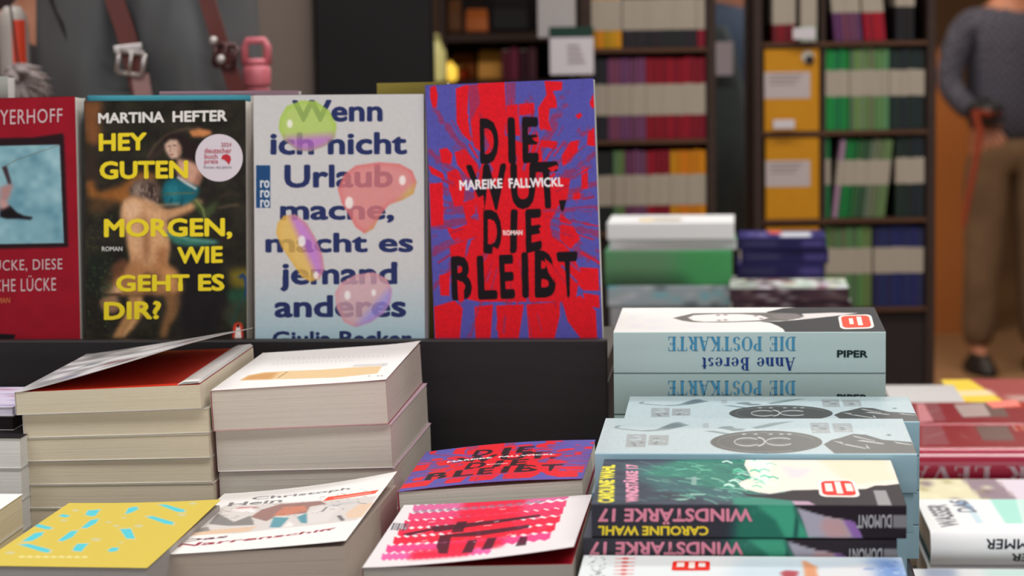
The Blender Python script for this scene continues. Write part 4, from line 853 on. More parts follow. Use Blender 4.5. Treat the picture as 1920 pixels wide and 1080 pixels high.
# dark sea-wave books
pW = pose_front((1109, 945), (1700, 945), .177)
SL = (58, 66, 80)
def artW(bk):
    c = Canvas(460, 240, SL).view(bk.top_px()); K5 = cr(1090, 845, 4.597); K6 = cr(1400, 845, 4.597); GR = (52, 132, 112)
    n = smooth_noise(240, 460, 12, 41, 30)[..., None]; c.a = c.a*(.85+.3*n)
    c.poly(K5([(330,110),(500,130),(900,70),(1300,50),(1530,60),(1530,420),(1250,440),(900,380),(640,330),(480,230)]), (62, 110, 112), .75, 8)
    c.poly(K5([(520,200),(800,90),(1150,60),(1530,70),(1530,400),(1250,330),(1000,300),(900,230),(700,230)]), GR, .8, 6)
    for k in range(190):
        x = rng.uniform(480, 1720); y = rng.uniform(70, 430); l = rng.uniform(40, 150); a = rng.uniform(-.3, .9); col = [(120, 206, 174), (40, 100, 90), (86, 170, 140), (170, 222, 200), (48, 88, 92)][k % 5]
        c.line(K5([(x, y), (x+l*.5, y+l*.16*a), (x+l, y+l*.5*a)]), rng.uniform(.6, 2.2), col, .7*(1 if x > 800 else .5), 0)
    c.poly(K6([(0,40),(150,60),(260,40),(700,30),(1210,10),(1330,300),(1120,300),(1030,330),(700,335),(400,340),(200,372),(100,360),(-20,330),(-80,280),(40,230),(-20,120)]), (238, 228, 216), 1, 0)
    c.poly(K6([(0,60),(140,50),(230,120),(180,170),(220,240),(150,300),(60,240),(120,180),(20,130)]), (224, 240, 230), .9, 2)
    c.poly(K6([(300,120),(420,160),(560,150),(500,220),(380,240)]), (212, 210, 222), .7, 5); c.poly(K6([(600,60),(1180,30),(1290,250),(900,300),(760,200)]), (242, 220, 192), .8, 6)
    for k in range(26):
        x = rng.uniform(-220, 190); y = rng.uniform(70, 330); c.line(K6([(x, y), (x+40, y-12), (x+90, y+8)]), rng.uniform(1, 3.5), [(70, 190, 150), (226, 244, 236), (110, 210, 176)][k % 3], .85, 0)
    c.poly(K6([(-50,345),(0,372),(150,385),(280,372),(400,345),(600,335),(640,345),(1000,340),(1110,300),(1190,300),(1320,285),(1400,480),(560,480),(540,435),(400,432),(200,410),(60,398),(0,388)]), (44, 36, 42), 1, 0)
    c.poly(K6([(-120,400),(200,410),(390,432),(430,480),(-120,480)]), (52, 140, 118), .9, 2); c.poly(K6([(385,432),(535,436),(610,475),(420,475)]), (196, 160, 184), .9, 1)
    c.poly(K6([(1090,342),(1200,342),(1252,470),(1130,470)]), (150, 148, 150), 1, 0)
    c.poly(K5([(948,226),(992,222),(994,294),(950,294)]), (150, 176, 170), .8, 0)
    c.text('CAROLINE WAHL', K5([(140,448),(160,124),(294,122),(284,446)]), (232, 222, 60), .05); c.text('WINDSTÄRKE 17', K5([(358,442),(362,118),(490,118),(496,442)]), (228, 152, 178), .05)
    kwW['top'] = c
def spineW():
    K5 = cr(1090, 845, 4.597); K6 = cr(1400, 845, 4.597); s = Canvas(460, 50, (54, 54, 64)).view(tW.front_px())
    s.poly(K5([(1290,470),(1600,460),(1600,760),(1290,760)]), (40, 90, 88), .8, 8); s.poly(K6([(-60,465),(420,465),(440,560),(590,690),(610,760),(-100,760)]), (44, 116, 98), 1, 5)
    s.poly(K6([(80,475),(400,470),(480,640),(540,752),(330,752),(250,600)]), (70, 170, 136), .9, 2); s.poly(K6([(400,475),(420,560),(400,752),(440,752),(450,600)]), (36, 90, 84), .9, 1)
    s.poly(K6([(430,490),(620,545),(830,590),(930,620),(1000,752),(530,752),(480,600)]), (176, 172, 188), 1, 1); s.poly(K6([(680,575),(830,590),(910,752),(700,752),(630,650)]), (200, 158, 160), .9, 4); s.poly(K6([(830,590),(930,610),(975,680),(1005,752),(920,752)]), (150, 108, 178), 1, 1)
    s.poly(K6([(400,465),(1400,465),(1400,760),(1005,760),(975,690),(930,610),(830,590),(700,570),(560,530),(450,490)]), (40, 32, 40), 1, 0)
    s.poly(K6([(1262,557),(1390,555),(1390,668),(1262,665)]), (138, 136, 140), 1, 0)
    for k in range(14): x = rng.uniform(1450, 1600); y = rng.uniform(500, 550); s.line(K5([(x, y), (x+rng.uniform(-12, 12), y+10)]), .8, (130, 180, 160), .7)
    return s
def wordsW(bk, ref):
    K5 = cr(1090, 845, 4.597); K6 = cr(1400, 845, 4.597)
    H = homog(ref.front_px(), [(0, 0), (1, 0), (1, 1), (0, 1)])
    for t, q, c in (('WINDSTÄRKE 17', [(1475,602),(140,606),(150,492),(1470,494)], (224, 140, 164)), ('CAROLINE WAHL', [(1098,730),(140,730),(146,646),(1095,650)], (238, 214, 60))):
        if 'Ä' in t: q = [(1475,635),(140,638),(150,496),(1470,496)]
        bk.letter('lettering', t, ap(H, K5(q)), c, 'front', bold=.035, raw=True)
    bk.letter('lettering', 'DUMONT', ap(H, K6([(1250,665),(948,668),(950,552),(1250,548)])), (176, 174, 178), 'front', bold=.03, raw=True)
kwW = dict(nb=430, nt=150, ns=18, pcol=(214, 208, 200), mt=PRINT, col=SL, spine_col=(54, 54, 64))
tW = Book(flat_M((pW[0], pW[1], 0), YAW), .177, .12, .0171, 'front'); nW = 5; TW = (pW[2]-ZT)/nW-.0003
tW = Book(flat_M((pW[0], pW[1], pW[2]-TW), YAW), .177, .1345, TW, 'front'); kwW['front'] = spineW()
tW, lW, MW, _ = stack('paperback', ('dark sea-wave paperback with pink and yellow spine lettering, topmost of its stack', 'dark sea-wave paperback, %s of its stack'), 'dark sea-wave paperbacks', pW, YAW, .177, .1345, nW, 'front', kwW,
    dict(nb=230, nt=2, ns=14, pcol=(214, 208, 200), mt=GLOSS, col=SL, front=kwW['front']), artW, None, ZT, jit=[(0, 0, 0), (-.0052, .0005, 0), (-.002, 0, 0), (0, 0, 0), (0, 0, 0)])
wordsW(tW, tW); wordsW(lW, tW); repeat(lW, MW, nW, 'dark sea-wave paperback, %s of its stack')
tW.patch('bestseller_sticker', [(1533,901),(1601,900),(1614,933),(1537,932)], (226, 38, 24), border=(246, 238, 232), mark=[([(.17,.28),(.36,.28),(.36,.76),(.17,.76)], (240,226,222)), ([(.44,.16),(.6,.16),(.6,.86),(.44,.86)], (240,226,222)), ([(.7,.3),(.88,.3),(.88,.74),(.7,.74)], (240,226,222))], label='red sticker with a white rim')

# H: white and blue book at the bottom edge
q = at(1095, 1041, 1.305); yH = YAW; LH = .128; pH = q-np.array([-math.sin(yH), math.cos(yH), 0])*LH
def artH(bk):
    c = Canvas(420, 220, (226, 234, 236)).view(bk.top_px()); K5 = cr(1090, 845, 4.597); K6 = cr(1400, 845, 4.597)
    c.poly(K6([(-100,930),(700,925),(1300,930),(1400,1080),(1400,1500),(-300,1500)]), (196, 216, 230), .7, 12); c.poly(K6([(1050,930),(1330,930),(1500,1400),(1100,1400)]), (112, 148, 206), .9, 10)
    c.poly(K6([(560,1030),(1100,970),(1200,1400),(500,1500)]), (232, 228, 228), .7, 8)
    c.poly(K6([(480,950),(500,945),(560,980),(610,1000),(600,1040),(620,1100),(560,1300),(480,1200),(500,1060)]), (222, 150, 104), .95, 2); c.poly(K6([(290,1050),(340,1030),(450,1040),(430,1090),(380,1200),(320,1100)]), (176, 66, 78), .95, 2)
    for k in range(40): x = rng.uniform(1000, 1380); y = rng.uniform(930, 1300); c.line(K6([(x, y), (x+rng.uniform(20, 90), y+rng.uniform(-6, 10))]), rng.uniform(.8, 2.5), [(84, 120, 190), (206, 220, 238), (150, 178, 220)][k % 3], .7)
    for k in range(60): x = rng.uniform(60, 210); y = 915+k*7; c.line(K5([(x-k*.7, y), (x+rng.uniform(6, 30), y-2)]), 1.1, (70, 72, 76), .8)
    for k in range(16): y = 928+k*33; c.poly(K5([(295-k*4, y), (470-k*4, y-4), (465-k*4, y+5), (290-k*4, y+8)]), (220, 120, 116), .8, 0); c.ell(*K5([(380-k*4, y+2)])[0], 7, 2, (214, 50, 44), .9)
    kwH['top'] = c
kwH = dict(nb=380, nt=130, pcol=(220, 220, 216), mt=GLOSS, col=(226, 234, 236), spine_col=(210, 220, 226))
tH, lH, MH, nH = stack('paperback', ('white and blue paperback with red sticker and small orange figure, bottom edge', 'white and blue paperback, %s under the stickered one at the bottom edge'), 'white and blue paperbacks at the front', pH, yH, .1785, LH, 3, 'front', kwH, dict(col=(226, 234, 236), spine_col=(206, 218, 226), mt=GLOSS), artH, None, ZT)
repeat(lH, MH, nH, 'white and blue paperback, %s under the stickered one at the bottom edge')
tH.patch('bestseller_sticker', [(1262,1053),(1331,1053),(1331,1070),(1259,1070)], (226, 38, 24), mark=[([(.12,.3),(.32,.3),(.32,.8),(.12,.8)], (240,226,222)), ([(.44,.15),(.6,.15),(.6,.85),(.44,.85)], (240,226,222)), ([(.7,.3),(.88,.3),(.88,.74),(.7,.74)], (240,226,222))], rnd=.1, label='red sticker')

# ------------------------------------------------------------------ lower table on the right and its hardbacks
table(.335, 1.25, .34, 1.60, ZT2, 'black lower table at the right carrying the red and the white hardbacks', RT)
RDC, WHC = (176, 34, 66), (234, 236, 238)
yR = rad(-4.5)
def artR(bk):
    c = Canvas(300, 150, (190, 44, 62)).view(bk.top_px()); K = cr(1670, 700, 4.908)
    c.poly(K([(285,470),(455,462),(548,655),(285,660)]), (196, 110, 118), .9, 1); c.line(K([(330,590),(500,540)]), 1.2, (220, 190, 188), .8)
    c.poly(K([(770,480),(1070,478),(1150,620),(850,620)]), (150, 122, 116), .95, 1)
    for k in range(7): y = 495+k*16; c.line(K([(800+k*8, y), (1080+k*8, y-4)]), .8, (184, 150, 140), .6)
    c.poly(K([(640,530),(660,560),(740,600),(700,600),(650,580)]), (206, 110, 110), .8, 1); c.poly(K([(700,490),(780,480),(800,600),(760,600)]), (202, 84, 84), .5, 3)
    c.poly(K([(1090,455),(1300,450),(1330,530),(1150,535)]), (238, 66, 44), 1, 0); c.line(K([(1100,458),(1165,530)]), 2, (240, 224, 216), 1); c.line(K([(1190,470),(1230,520)]), 3.5, (240, 200, 190), .8)
    bk.cvk['top'] = c
def hardstack(pt, yaw, W, L, n, T, name, what, group, kw, art=None, words=None, lowkw=None):
    t = Book(flat_M((pt[0], pt[1], pt[2]-T), yaw), W, L, T, 'front', None, True); t.cvk = kw
    if art: art(t)
    t.make(name, what[0], group, **kw)
    if words: words(t)
    z = pt[2]-T; m_ = max(1, round((z-ZT2)/T)); Tl = (z-ZT2)/m_
    lo = Book(flat_M((pt[0]-.002, pt[1]+.001, z-Tl+.0002), yaw), W, L, Tl-.0004, 'front', None, True)
    if art: art2 = dict(lowkw or kw); art2.pop('top', None); art2['nb'] = 2; art2['nt'] = 2
    else: art2 = dict(lowkw or kw)
    lo.make(name, what[1] % ('directly below' if m_ > 1 else 'below'), group, **art2)
    for i in range(1, m_):
        c = copy_tree(lo.root); c.matrix_world = flat_M((pt[0]+.002*(-1)**i, pt[1], z-(i+1)*Tl+.0002), yaw); c['label'] = what[1] % ['', 'two below', 'three below', 'four below'][i]
    return t
def left_front(px, py, Y): return at(px, py, Y)
p = at(1716, 841, 2.35)
kwR = dict(col=(190, 44, 62), spine_col=(178, 34, 70), pcol=(224, 218, 206), nb=200, nt=120, ns=14, mt=VARN)
tR = hardstack(p, yR, .21, .135, 2, .0362, 'hardback', ('red hardback with grey picture squares and pale serif spine lettering, beside the light blue stacks', 'red hardback %s the one lettered in pale serifs'), 'red hardbacks', kwR, artR,
    lambda b: b.letter('lettering', '', [(0.99, .02), (-.04, .02), (-.04, .54), (.99, .54)], (206, 176, 190), 'front', G=serif('EISTER LEVA'), raw=True))
p = at(1712, 796, 2.505)
kwR2 = dict(kwR)
tR2 = hardstack(p, yR, .215, .145, 2, .0362, 'hardback', ('red hardback with grey squares, lying behind its lettered twin', 'red hardback %s the rear one with grey squares'), 'red hardbacks', kwR2, None)
# its printed squares
for q_, c in (([(1718,758),(1732,757),(1750,790),(1724,793)], (186, 90, 100)), ([(1788,759),(1844,757),(1858,781),(1806,783)], (150, 122, 116)), ([(1846,754),(1906,750),(1914,762),(1862,766)], (236, 80, 50))):
    H = homog(tR2.top_px(), [(0, 0), (1, 0), (1, 1), (0, 1)]); q2 = ap(H, q_); b = MB(); b.add([(a*tR2.W, e*tR2.L, tR2.T+.0004) for a, e in q2[::-1]], [(0, 1, 2, 3)]); kid(tR2.cover, b.build('printed_square', mat('print_%d' % c[1], c, .4, .4), tR2.cover))
# white hardback with the mint panel
def artM(bk):
    c = Canvas(300, 180, (238, 240, 240)).view(bk.top_px()); K = cr(1690, 890, 5.683); MT = (160, 226, 210)
    c.poly(K([(940,262),(1230,262),(1300,520),(1110,520)]), MT, 1, 1); c.poly(K([(1240,262),(1400,262),(1400,520),(1310,520)]), (196, 232, 224), 1, 1); c.poly(K([(600,290),(690,280),(780,370),(880,515),(800,520),(700,360)]), (196, 222, 232), .95, 1)
    c.poly(K([(540,295),(690,280),(780,360),(740,370),(640,330)]), (120, 156, 196), .8, 1)
    c.text('WASSER', K([(420,560),(262,320),(480,318),(632,545)]), (44, 46, 58), .03, al=.85); c.text('DAS', K([(610,400),(500,275),(680,268),(815,400)]), (60, 66, 90), .03, al=.8)
    bk.cvk['top'] = c
p = at(1744, 996, 1.99)
kwM = dict(col=(238, 240, 240), spine_col=(244, 245, 248), pcol=(196, 186, 168), nb=240, nt=160, ns=14, mt=GLOSS, lining=(34, 84, 92))
tM = hardstack(p, yR, .21, .135, 1, .0305, 'hardback', ('white hardback with a mint panel and dark upside-down spine lettering', 'white hardback %s the mint-panelled one'), 'white hardbacks with a mint panel', kwM, artM,
    lambda b: (b.letter('lettering', 'SOMMER', [(1965,1026),(1845,1026),(1848,1008),(1965,1008)], (30, 34, 56), 'front', bold=.02), b.letter('lettering', 'WASSER', [(2010,1050),(1893,1050),(1895,1034),(2010,1034)], (40, 44, 60), 'front', bold=.02)))
# pale floral book behind it
p = at(1700, 952, 2.14); cfl = Canvas(120, 60, (226, 216, 180))
for x0, x1, c in ((0, .35, (228, 222, 186)), (.35, .5, (150, 130, 140)), (.5, 1, (226, 214, 226))): cfl.poly([(x0, 0), (x1, 0), (x1-.05, 1), (x0-.05, 1)], c)
for k in range(24): cfl.ell(rng.uniform(0, .45), rng.uniform(0, 1), .02, .08, [(240, 236, 200), (170, 160, 110), (120, 100, 110)][k % 3], .7, 1)
hardstack(p, yR, .22, .135, 1, .03, 'hardback', ('pale floral hardback between the white and the red hardbacks', 'pale hardback %s the floral one'), 'pale floral hardbacks', dict(col=(226, 216, 200), top=cfl, nb=60, nt=40, spine_col=(220, 210, 190)))
# front right corner
p = at(1702, 1141, 1.83)
kwN = dict(kwM); cN = Canvas(200, 120, (236, 239, 240)); cN.poly([(.36, 0), (1, 0), (1, 1), (.36, 1)], (206, 236, 230), .9, 4); cN.poly([(.1, .4), (.22, .3), (.25, 1), (.12, 1)], (150, 166, 196), .8, 3); kwN['top'] = cN
hardstack(p, yR, .21, .135, 1, .0305, 'hardback', ('white hardback cut by the bottom right corner of the view', 'white hardback %s the one at the bottom right corner'), 'white hardbacks with a mint panel', kwN)
# far right group
p = at(1672, 755, 2.70)
hardstack(p, yR, .085, .13, 1, .03, 'hardback', ('plain white book behind the red hardbacks', 'plain white book %s the upper one behind the red hardbacks'), 'plain white books', dict(col=(240, 236, 234), pcol=(226, 222, 216)))
p = at(1795, 758, 2.70); cy3 = Canvas(200, 140, (150, 46, 40))
cy3.poly([(.0, .1), (.28, .02), (.17, .98), (-.02, .98)], (232, 200, 44), 1, 0); cy3.poly([(0, .3), (.26, .34), (.24, .56), (-.02, .5)], (232, 214, 190), .8, 2); cy3.poly([(.5, .55), (1, .5), (1, .85), (.5, .9)], (220, 196, 90), .9, 4); cy3.poly([(.3, .1), (.9, .1), (.9, .3), (.3, .35)], (196, 180, 170), .7, 5)
hardstack(p, yR, .21, .19, 1, .03, 'hardback', ('dark red hardback with broad yellow lettering, rear of the right table', 'dark red hardback %s the yellow-lettered one'), 'dark red hardbacks', dict(col=(150, 46, 40), top=cy3, nb=80, nt=60))

# ------------------------------------------------------------------ rear table with coloured stacks
table(-.12, .335, 1.66, 2.22, ZT2, 'black rear table behind the riser carrying the white, green and navy stacks', RT)
def rear_stack(px0, px1, py, Y, L, hs, specs, group, hard=False, W=None):
    """hs: heights in px; specs: (label, spine colour, top canvas or None)"""
    a = at(px0, py, Y); b_ = at(px1, py, Y); W = W or abs(b_[0]-a[0]); z = a[2]
    for i, (h, sp) in enumerate(zip(hs, specs)):
        lab, col, top = sp[:3]
        T = h*Y/FPX
        if lab is None: T = (z-ZT2)
        bk = Book(flat_M((a[0]+.004*math.sin(i*2.1), a[1], z-T+.0003), YAW+rad(1.5*math.sin(i*1.7))), W, L, T-.0005, 'front', None, hard)
        kw = dict(col=col, spine_col=col, nb=40, nt=30, ns=8)
        if isinstance(top, tuple): kw['top'], kw['front'] = top
        elif top is not None: kw['top'] = top
        bk.make('book', lab or specs[i][3], group, **kw); z -= T
def blots(base, cols, n, seed, nu=80, nv=60, sx=.08, sy=.12):
    r_ = np.random.default_rng(seed); c = Canvas(nu, nv, base)
    for k in range(n): c.ell(r_.uniform(0, 1), r_.uniform(0, 1), r_.uniform(.3, 1)*sx, r_.uniform(.3, 1)*sy, cols[k % len(cols)], .85, 1)
    return c
# white over green over teal
cwh = Canvas(80, 60, (240, 240, 240)); swh = Canvas(80, 20, (236, 237, 238)); cwh.poly([(.25, .25), (.58, .25), (.58, .5), (.25, .5)], (150, 120, 70), .9); cwh.poly([(.25, .25), (.36, .25), (.36, .5), (.25, .5)], (230, 190, 70), .9)
cgr = blots((120, 190, 150), [(150, 214, 180), (90, 120, 110), (200, 216, 210)], 14, 3); sgr = Canvas(80, 20, (76, 158, 96)); sgr.poly([(0, 0), (.5, 0), (.6, 1), (0, 1)], (110, 140, 110), .8, 6); sgr.poly([(.0, .0), (.7, .0), (.6, .25), (0, .3)], (40, 60, 44), .8, 3)
cte = blots((170, 176, 176), [(110, 190, 200), (216, 214, 214), (70, 90, 90), (200, 120, 124), (190, 196, 200)], 40, 5); ste = blots((160, 172, 178), [(100, 186, 198), (206, 204, 208), (60, 70, 70)], 20, 6, 80, 20)
slt = Canvas(80, 20, (196, 200, 200)); slt.poly([(.1, .1), (.9, .15), (.9, .5), (.1, .5)], (170, 150, 156), .7, 2)
rear_stack(1138, 1376, 418, 3.38, .13, (33, 20, 66, 40, 0), [('white book with a gold strip, on top of the green books, rear table', (236, 237, 238), (cwh, swh)), ('pale grey book between the white and the green book on the rear table', (196, 200, 200), (None or cgr, slt)),
    ('thick green book under the white ones on the rear table', (90, 160, 110), (cgr, sgr)), ('teal and grey patterned book under the green one on the rear table', (160, 172, 178), (cte, ste)), (None, (150, 150, 152), None, 'grey block of a book at the foot of the green stack')], 'white and green stack on the rear table')
# navy
cnv = Canvas(90, 60, (46, 42, 110)); cnv.poly([(.48, .1), (.83, .1), (.85, .75), (.46, .75)], (214, 218, 226), 1, 1); cnv.poly([(.36, .5), (.5, .5), (.5, 1), (.34, 1)], (224, 96, 90), 1, 1); cnv.poly([(.1, .2), (.2, .2), (.2, .8), (.1, .8)], (110, 106, 160), .7, 2); cnv.poly([(.22, .1), (.34, .1), (.32, .8), (.22, .8)], (130, 124, 170), .7, 2)
snv = Canvas(90, 20, (42, 38, 84)); snv.poly([(.05, .3), (.45, .3), (.45, .7), (.05, .7)], (70, 70, 104), .8, 2); snv.poly([(.72, .25), (.98, .25), (.98, .75), (.72, .75)], (94, 84, 150), .8, 2)
cfw = blots((150, 160, 150), [(222, 226, 196), (214, 206, 224), (236, 234, 236), (120, 60, 84), (196, 224, 210), (70, 50, 60)], 60, 9, 90, 60, .07, .2); sfw = blots((80, 60, 70), [(150, 130, 120), (60, 34, 44), (206, 200, 206), (50, 40, 50)], 26, 10, 90, 20)
rear_stack(1385, 1548, 446, 3.52, .12, (23, 27, 27, 0), [('navy book with an orange and white picture, on top of the navy pile', (42, 38, 84), (cnv, snv)), ('navy book, middle of the navy pile on the rear table', (42, 38, 84), (cnv, snv)), ('navy book, lowest of the three on the navy pile', (42, 38, 84), (cnv, snv)), (None, (70, 70, 74), None, 'dark block of a book hidden under the navy pile')], 'navy pile on the rear table')
rear_stack(1368, 1590, 541, 3.24, .12, (26, 28, 0), [('floral book with a pale green edge in front of the navy pile', (120, 100, 104), (cfw, sfw)), ('second floral book below the pale green one', (110, 90, 96), (cfw, sfw)), (None, (80, 78, 80), None, 'grey block of a book under the floral books')], 'floral books on the rear table')

# ------------------------------------------------------------------ shelf towers with small banded paperbacks
TY = 4.2; PM = FPX/TY
WOODD = mat('dark_shelf_wood', (58, 40, 32), .55, .3, .25, 8, 0, stretch=(1, 1, 6)); WOODL = mat('oak_edge', (88, 56, 36), .5, .3, .2, 10)
BAND = mat('cream_band', (176, 164, 148), .7, .2, .06, 60); INNER = mat('tower_back', (40, 30, 28), .8, .2)
def tower(label, xl, xr, ypx, top_px, xcol=()):
    a = at(xl, 250, TY); c = at(xr, 250, TY); x0, x1 = a[0], c[0]; D = .17
    M = Matrix.Translation((x0, TY, 0)); t = empty('shelf_tower', M=M, label=label, cat='bookshelf'); Wt = x1-x0
    zs = [at((xl+xr)/2, y, TY)[2] for y in ypx]; ztop = 1.75
    b = MB()
    for x in (-.016, Wt): b = MB(); b.box(x, x+.016, .0, D, .0, ztop, c=.001); b.build('side_panel', WOODD, t)
    b = MB(); b.box(0, Wt, D-.012, D, .05, ztop); b.build('back_panel', INNER, t)
    for z in zs+[ztop]: b = MB(); b.box(.0005, Wt-.0005, 0, D-.0125, z-.008, z, c=.001); sh = b.build('shelf_board', WOODD, t); b = MB(); b.box(.0005, Wt-.0005, -.003, 0, z-.008, z, c=.0005); b.build('edge_strip', WOODL, sh)
    for x in xcol: b = MB(); xx = at(x, 300, TY)[0]-x0; b.box(xx-.004, xx+.004, .004, D-.013, zs[-1], ztop-.013); b.build('divider', WOODD, t)
    b = MB(); b.box(0, Wt, .01, D-.0125, 0, zs[-1]-.0125); b.build('plinth', mat('tower_plinth', (44, 34, 32), .6, .3), t)
    return t, x0, zs
TWR, xR0, zR = tower('tall dark shelf tower holding green, yellow and navy banded paperbacks', 1430, 1738, (78, 245, 410, 577), None, (1544,))
TWL, xL0, zL = tower('tall dark shelf tower holding plum and crimson banded paperbacks', 1110, 1326, (90, 262, 434), None)
SH = {}
def thin_book(name, x, z, h, w, col, lab, grp, band=(.42, .74), tilt=0, Y=None, d=.10):
    """small upright paperback, spine to the viewer, with its cream band as a part"""
    key = (round(h, 3), round(w, 4), col, band)
    if key not in SH:
        b = MB(); b.box(-w/2, w/2, 0, d, 0, h, 0, c=.0006); m1 = b.mesh('book', [mat('cloth_%d_%d_%d' % col, col, .55, .3, .06, 40)])
        b = MB(); b.box(-w/2-.0003, w/2+.0003, -.0004, d*.98, h*band[0], h*band[1]); SH[key] = (m1, b.mesh('label_band', [BAND]))
    m1, m2 = SH[key]; o = bpy.data.objects.new(name, m1); COL.objects.link(o); o.location = (x, (Y or TY)+.004+random.uniform(0, .004), z+.0003); o.rotation_euler = (0, tilt, 0)
    tag(o, lab, 'book', grp); k = bpy.data.objects.new('label_band', m2); COL.objects.link(k); k.parent = o; return o
def row(px0, px1, n, z, h, col, cname, where, band=(.42, .74), tilt=0):
    x0, x1 = at(px0, 300, TY)[0], at(px1, 300, TY)[0]; w = (x1-x0)/n
    for i in range(n):
        c = tuple(int(v*random.choice((.9, 1, 1.08))) for v in col)
        hh = (h-.003*(tilt != 0))*random.uniform(.99, 1.004); x = x0+w*(i+.5)
        if abs(tilt) > 0: x -= 0
        thin_book('paperback', x, z+(math.sin(abs(tilt))*w/2 if tilt else 0), round(hh, 3), round(w*.94, 4), c, 'small %s banded paperback %s' % (cname, where), '%s paperbacks %s' % (cname, where), band, tilt)
HB = .1455
w1, w2, w3 = 'in the top full row of the right tower', 'in the leaning row of the right tower', 'in the lowest row of the right tower'
row(1549, 1592, 5, zR[1], HB, (28, 132, 64), 'bright green', w1); row(1594, 1667, 8, zR[1], HB, (104, 134, 88), 'sage green', w1); row(1669, 1734, 6, zR[1], HB, (34, 46, 44), 'black-green', w1)
row(1549, 1557, 1, zR[2], HB, (36, 110, 62), 'upright green', w2); row(1561, 1571, 1, zR[2], HB, (150, 142, 150), 'grey-lilac', w2, tilt=.11); row(1572, 1594, 3, zR[2], HB, (26, 118, 60), 'bright green', w2, tilt=.11)
row(1595, 1618, 3, zR[2], HB, (54, 98, 58), 'mid green', w2, tilt=.11); row(1619, 1660, 5, zR[2], HB, (104, 130, 90), 'sage green', w2, tilt=.11); row(1681, 1734, 5, zR[2], HB, (34, 46, 44), 'black-green', w2)
row(1549, 1636, 9, zR[3], HB, (98, 124, 74), 'olive green', w3); row(1640, 1734, 8, zR[3], HB, (40, 44, 92), 'navy', w3)
# face-out yellow copies
def faceout(px0, px1, z, h, col, label, lbl=(BAND,), n=1, band=(.40, .72), tag_=None, medal=False):
    x0, x1 = at(px0, 300, TY)[0], at(px1, 300, TY)[0]; t = empty('paperback', loc=((x0+x1)/2, TY+.001, z+.0003), label=label, cat='book', group='face-out paperbacks on the right tower'); w_ = x1-x0
    b = MB(); b.box(-w_/2, w_/2, 0, .009, 0, h, c=.0006); b.build('cover', mat('cloth_%d_%d_%d' % col, col, .5, .3, .06, 40), t)
    b = MB(); b.box(-w_/2-.0002, w_/2-.016, -.0004, .0, h*band[0], h*band[1]); b.build('label_panel', mat('pale_label', (196, 182, 180), .6, .2, .05, 80), t)
    b = MB()
    for k in range(3): b.box(-w_/2+.008, w_/2-.03-.006*k, -.0008, -.0004, h*(band[1]-.05-.05*k), h*(band[1]-.035-.05*k))
    b.build('printed_lines', mat('grey_print', (140, 124, 124), .6, .2), t)
    if medal:
        b = MB(); b.tube([(w_*.29, -.003, h*.9), (w_*.29, 0, h*.9)], .011, 20); b.build('sticker', mat('pale_sticker', (196, 188, 176), .5, .3), t, label='round pale sticker')
        b = MB(); b.tube([(w_*.32, -.005, h*.865), (w_*.32, -.003, h*.865)], .008, 16); b.build('sticker_mark', mat('dark_sticker', (40, 34, 34), .5, .3), t)
    return t
YL = (206, 140, 10)
faceout(1434, 1536, zR[1], .147, YL, 'yellow face-out paperback with a round pale sticker on the right tower', medal=True)
faceout(1436, 1536, zR[2], .147, YL, 'yellow face-out paperback in the lower row of the right tower')
faceout(1436, 1536, zR[3], .147, YL, 'yellow face-out paperback behind the navy pile, lowest on the right tower')
def price(px, py, w_, h_, label, Y=None):
    a = at(px, py, (Y or TY)-.02); b = MB(); b.box(-w_/2, w_/2, 0, .003, -h_/2, h_/2, c=.0005); o = b.build('price_tag', mat('white_card', (216, 208, 212), .5, .3), label=label, cat='sign', group='white price cards on the shelf towers'); o.location = a
    b = MB(); b.tube([(-w_*.3, .001, -h_/2), (-w_*.3, .022, -h_/2)], .001, 5); b.tube([(w_*.3, .001, -h_/2), (w_*.3, .022, -h_/2)], .001, 5); k = b.build('clip', mat('clip_steel', (120, 120, 120), .3, .5, metal=.8), o); return o
price(1470, 233, .038, .016, 'small white price card below the yellow stickered paperback'); price(1508, 63, .040, .020, 'small white price card at the top shelf beside the dark red books')
# top row
w4 = 'in the cut-off top row of the right tower'
row(1450, 1492, 4, zR[0], HB, (126, 22, 38), 'wine red', w4, (.22, .98)); row(1502, 1532, 3, zR[0], HB, (196, 184, 178), 'whitish', w4, (.2, .9))
row(1566, 1618, 6, zR[0], HB, (112, 60, 92), 'plum', w4, (.36, .7), -.09); row(1622, 1662, 4, zR[0], HB, (160, 16, 40), 'crimson', w4, (.36, .7), -.09); row(1680, 1714, 4, zR[0], HB, (34, 34, 32), 'black', w4, (.42, .74))
# left tower
u1, u2, u3 = 'in the top row of the left tower', 'in the second row of the left tower', 'in the third row of the left tower'
row(1112, 1168, 5, zL[0], HB, (206, 140, 20), 'amber', u1, (.22, .60)); row(1170, 1308, 13, zL[0], HB, (42, 38, 40), 'black', u1, (.22, .60)); row(1309, 1324, 1, zL[0], HB, (150, 16, 44), 'crimson', u1, (.22, .60))
row(1113, 1140, 3, zL[1], HB, (40, 38, 42), 'black', u2, (.30, .68)); row(1141, 1212, 8, zL[1], HB, (118, 62, 96), 'plum', u2, (.30, .68)); row(1213, 1324, 11, zL[1], HB, (146, 10, 34), 'crimson', u2, (.30, .68))
row(1113, 1148, 3, zL[2], HB, (34, 34, 34), 'black', u3, (.32, .70)); row(1150, 1171, 2, zL[2], HB, (96, 118, 80), 'sage green', u3, (.32, .70)); row(1172, 1214, 5, zL[2], HB, (118, 62, 96), 'plum', u3, (.32, .70)); row(1215, 1256, 4, zL[2], HB, (146, 10, 34), 'crimson', u3, (.32, .70)); row(1257, 1324, 6, zL[2], HB, (206, 140, 10), 'amber', u3, (.32, .70))

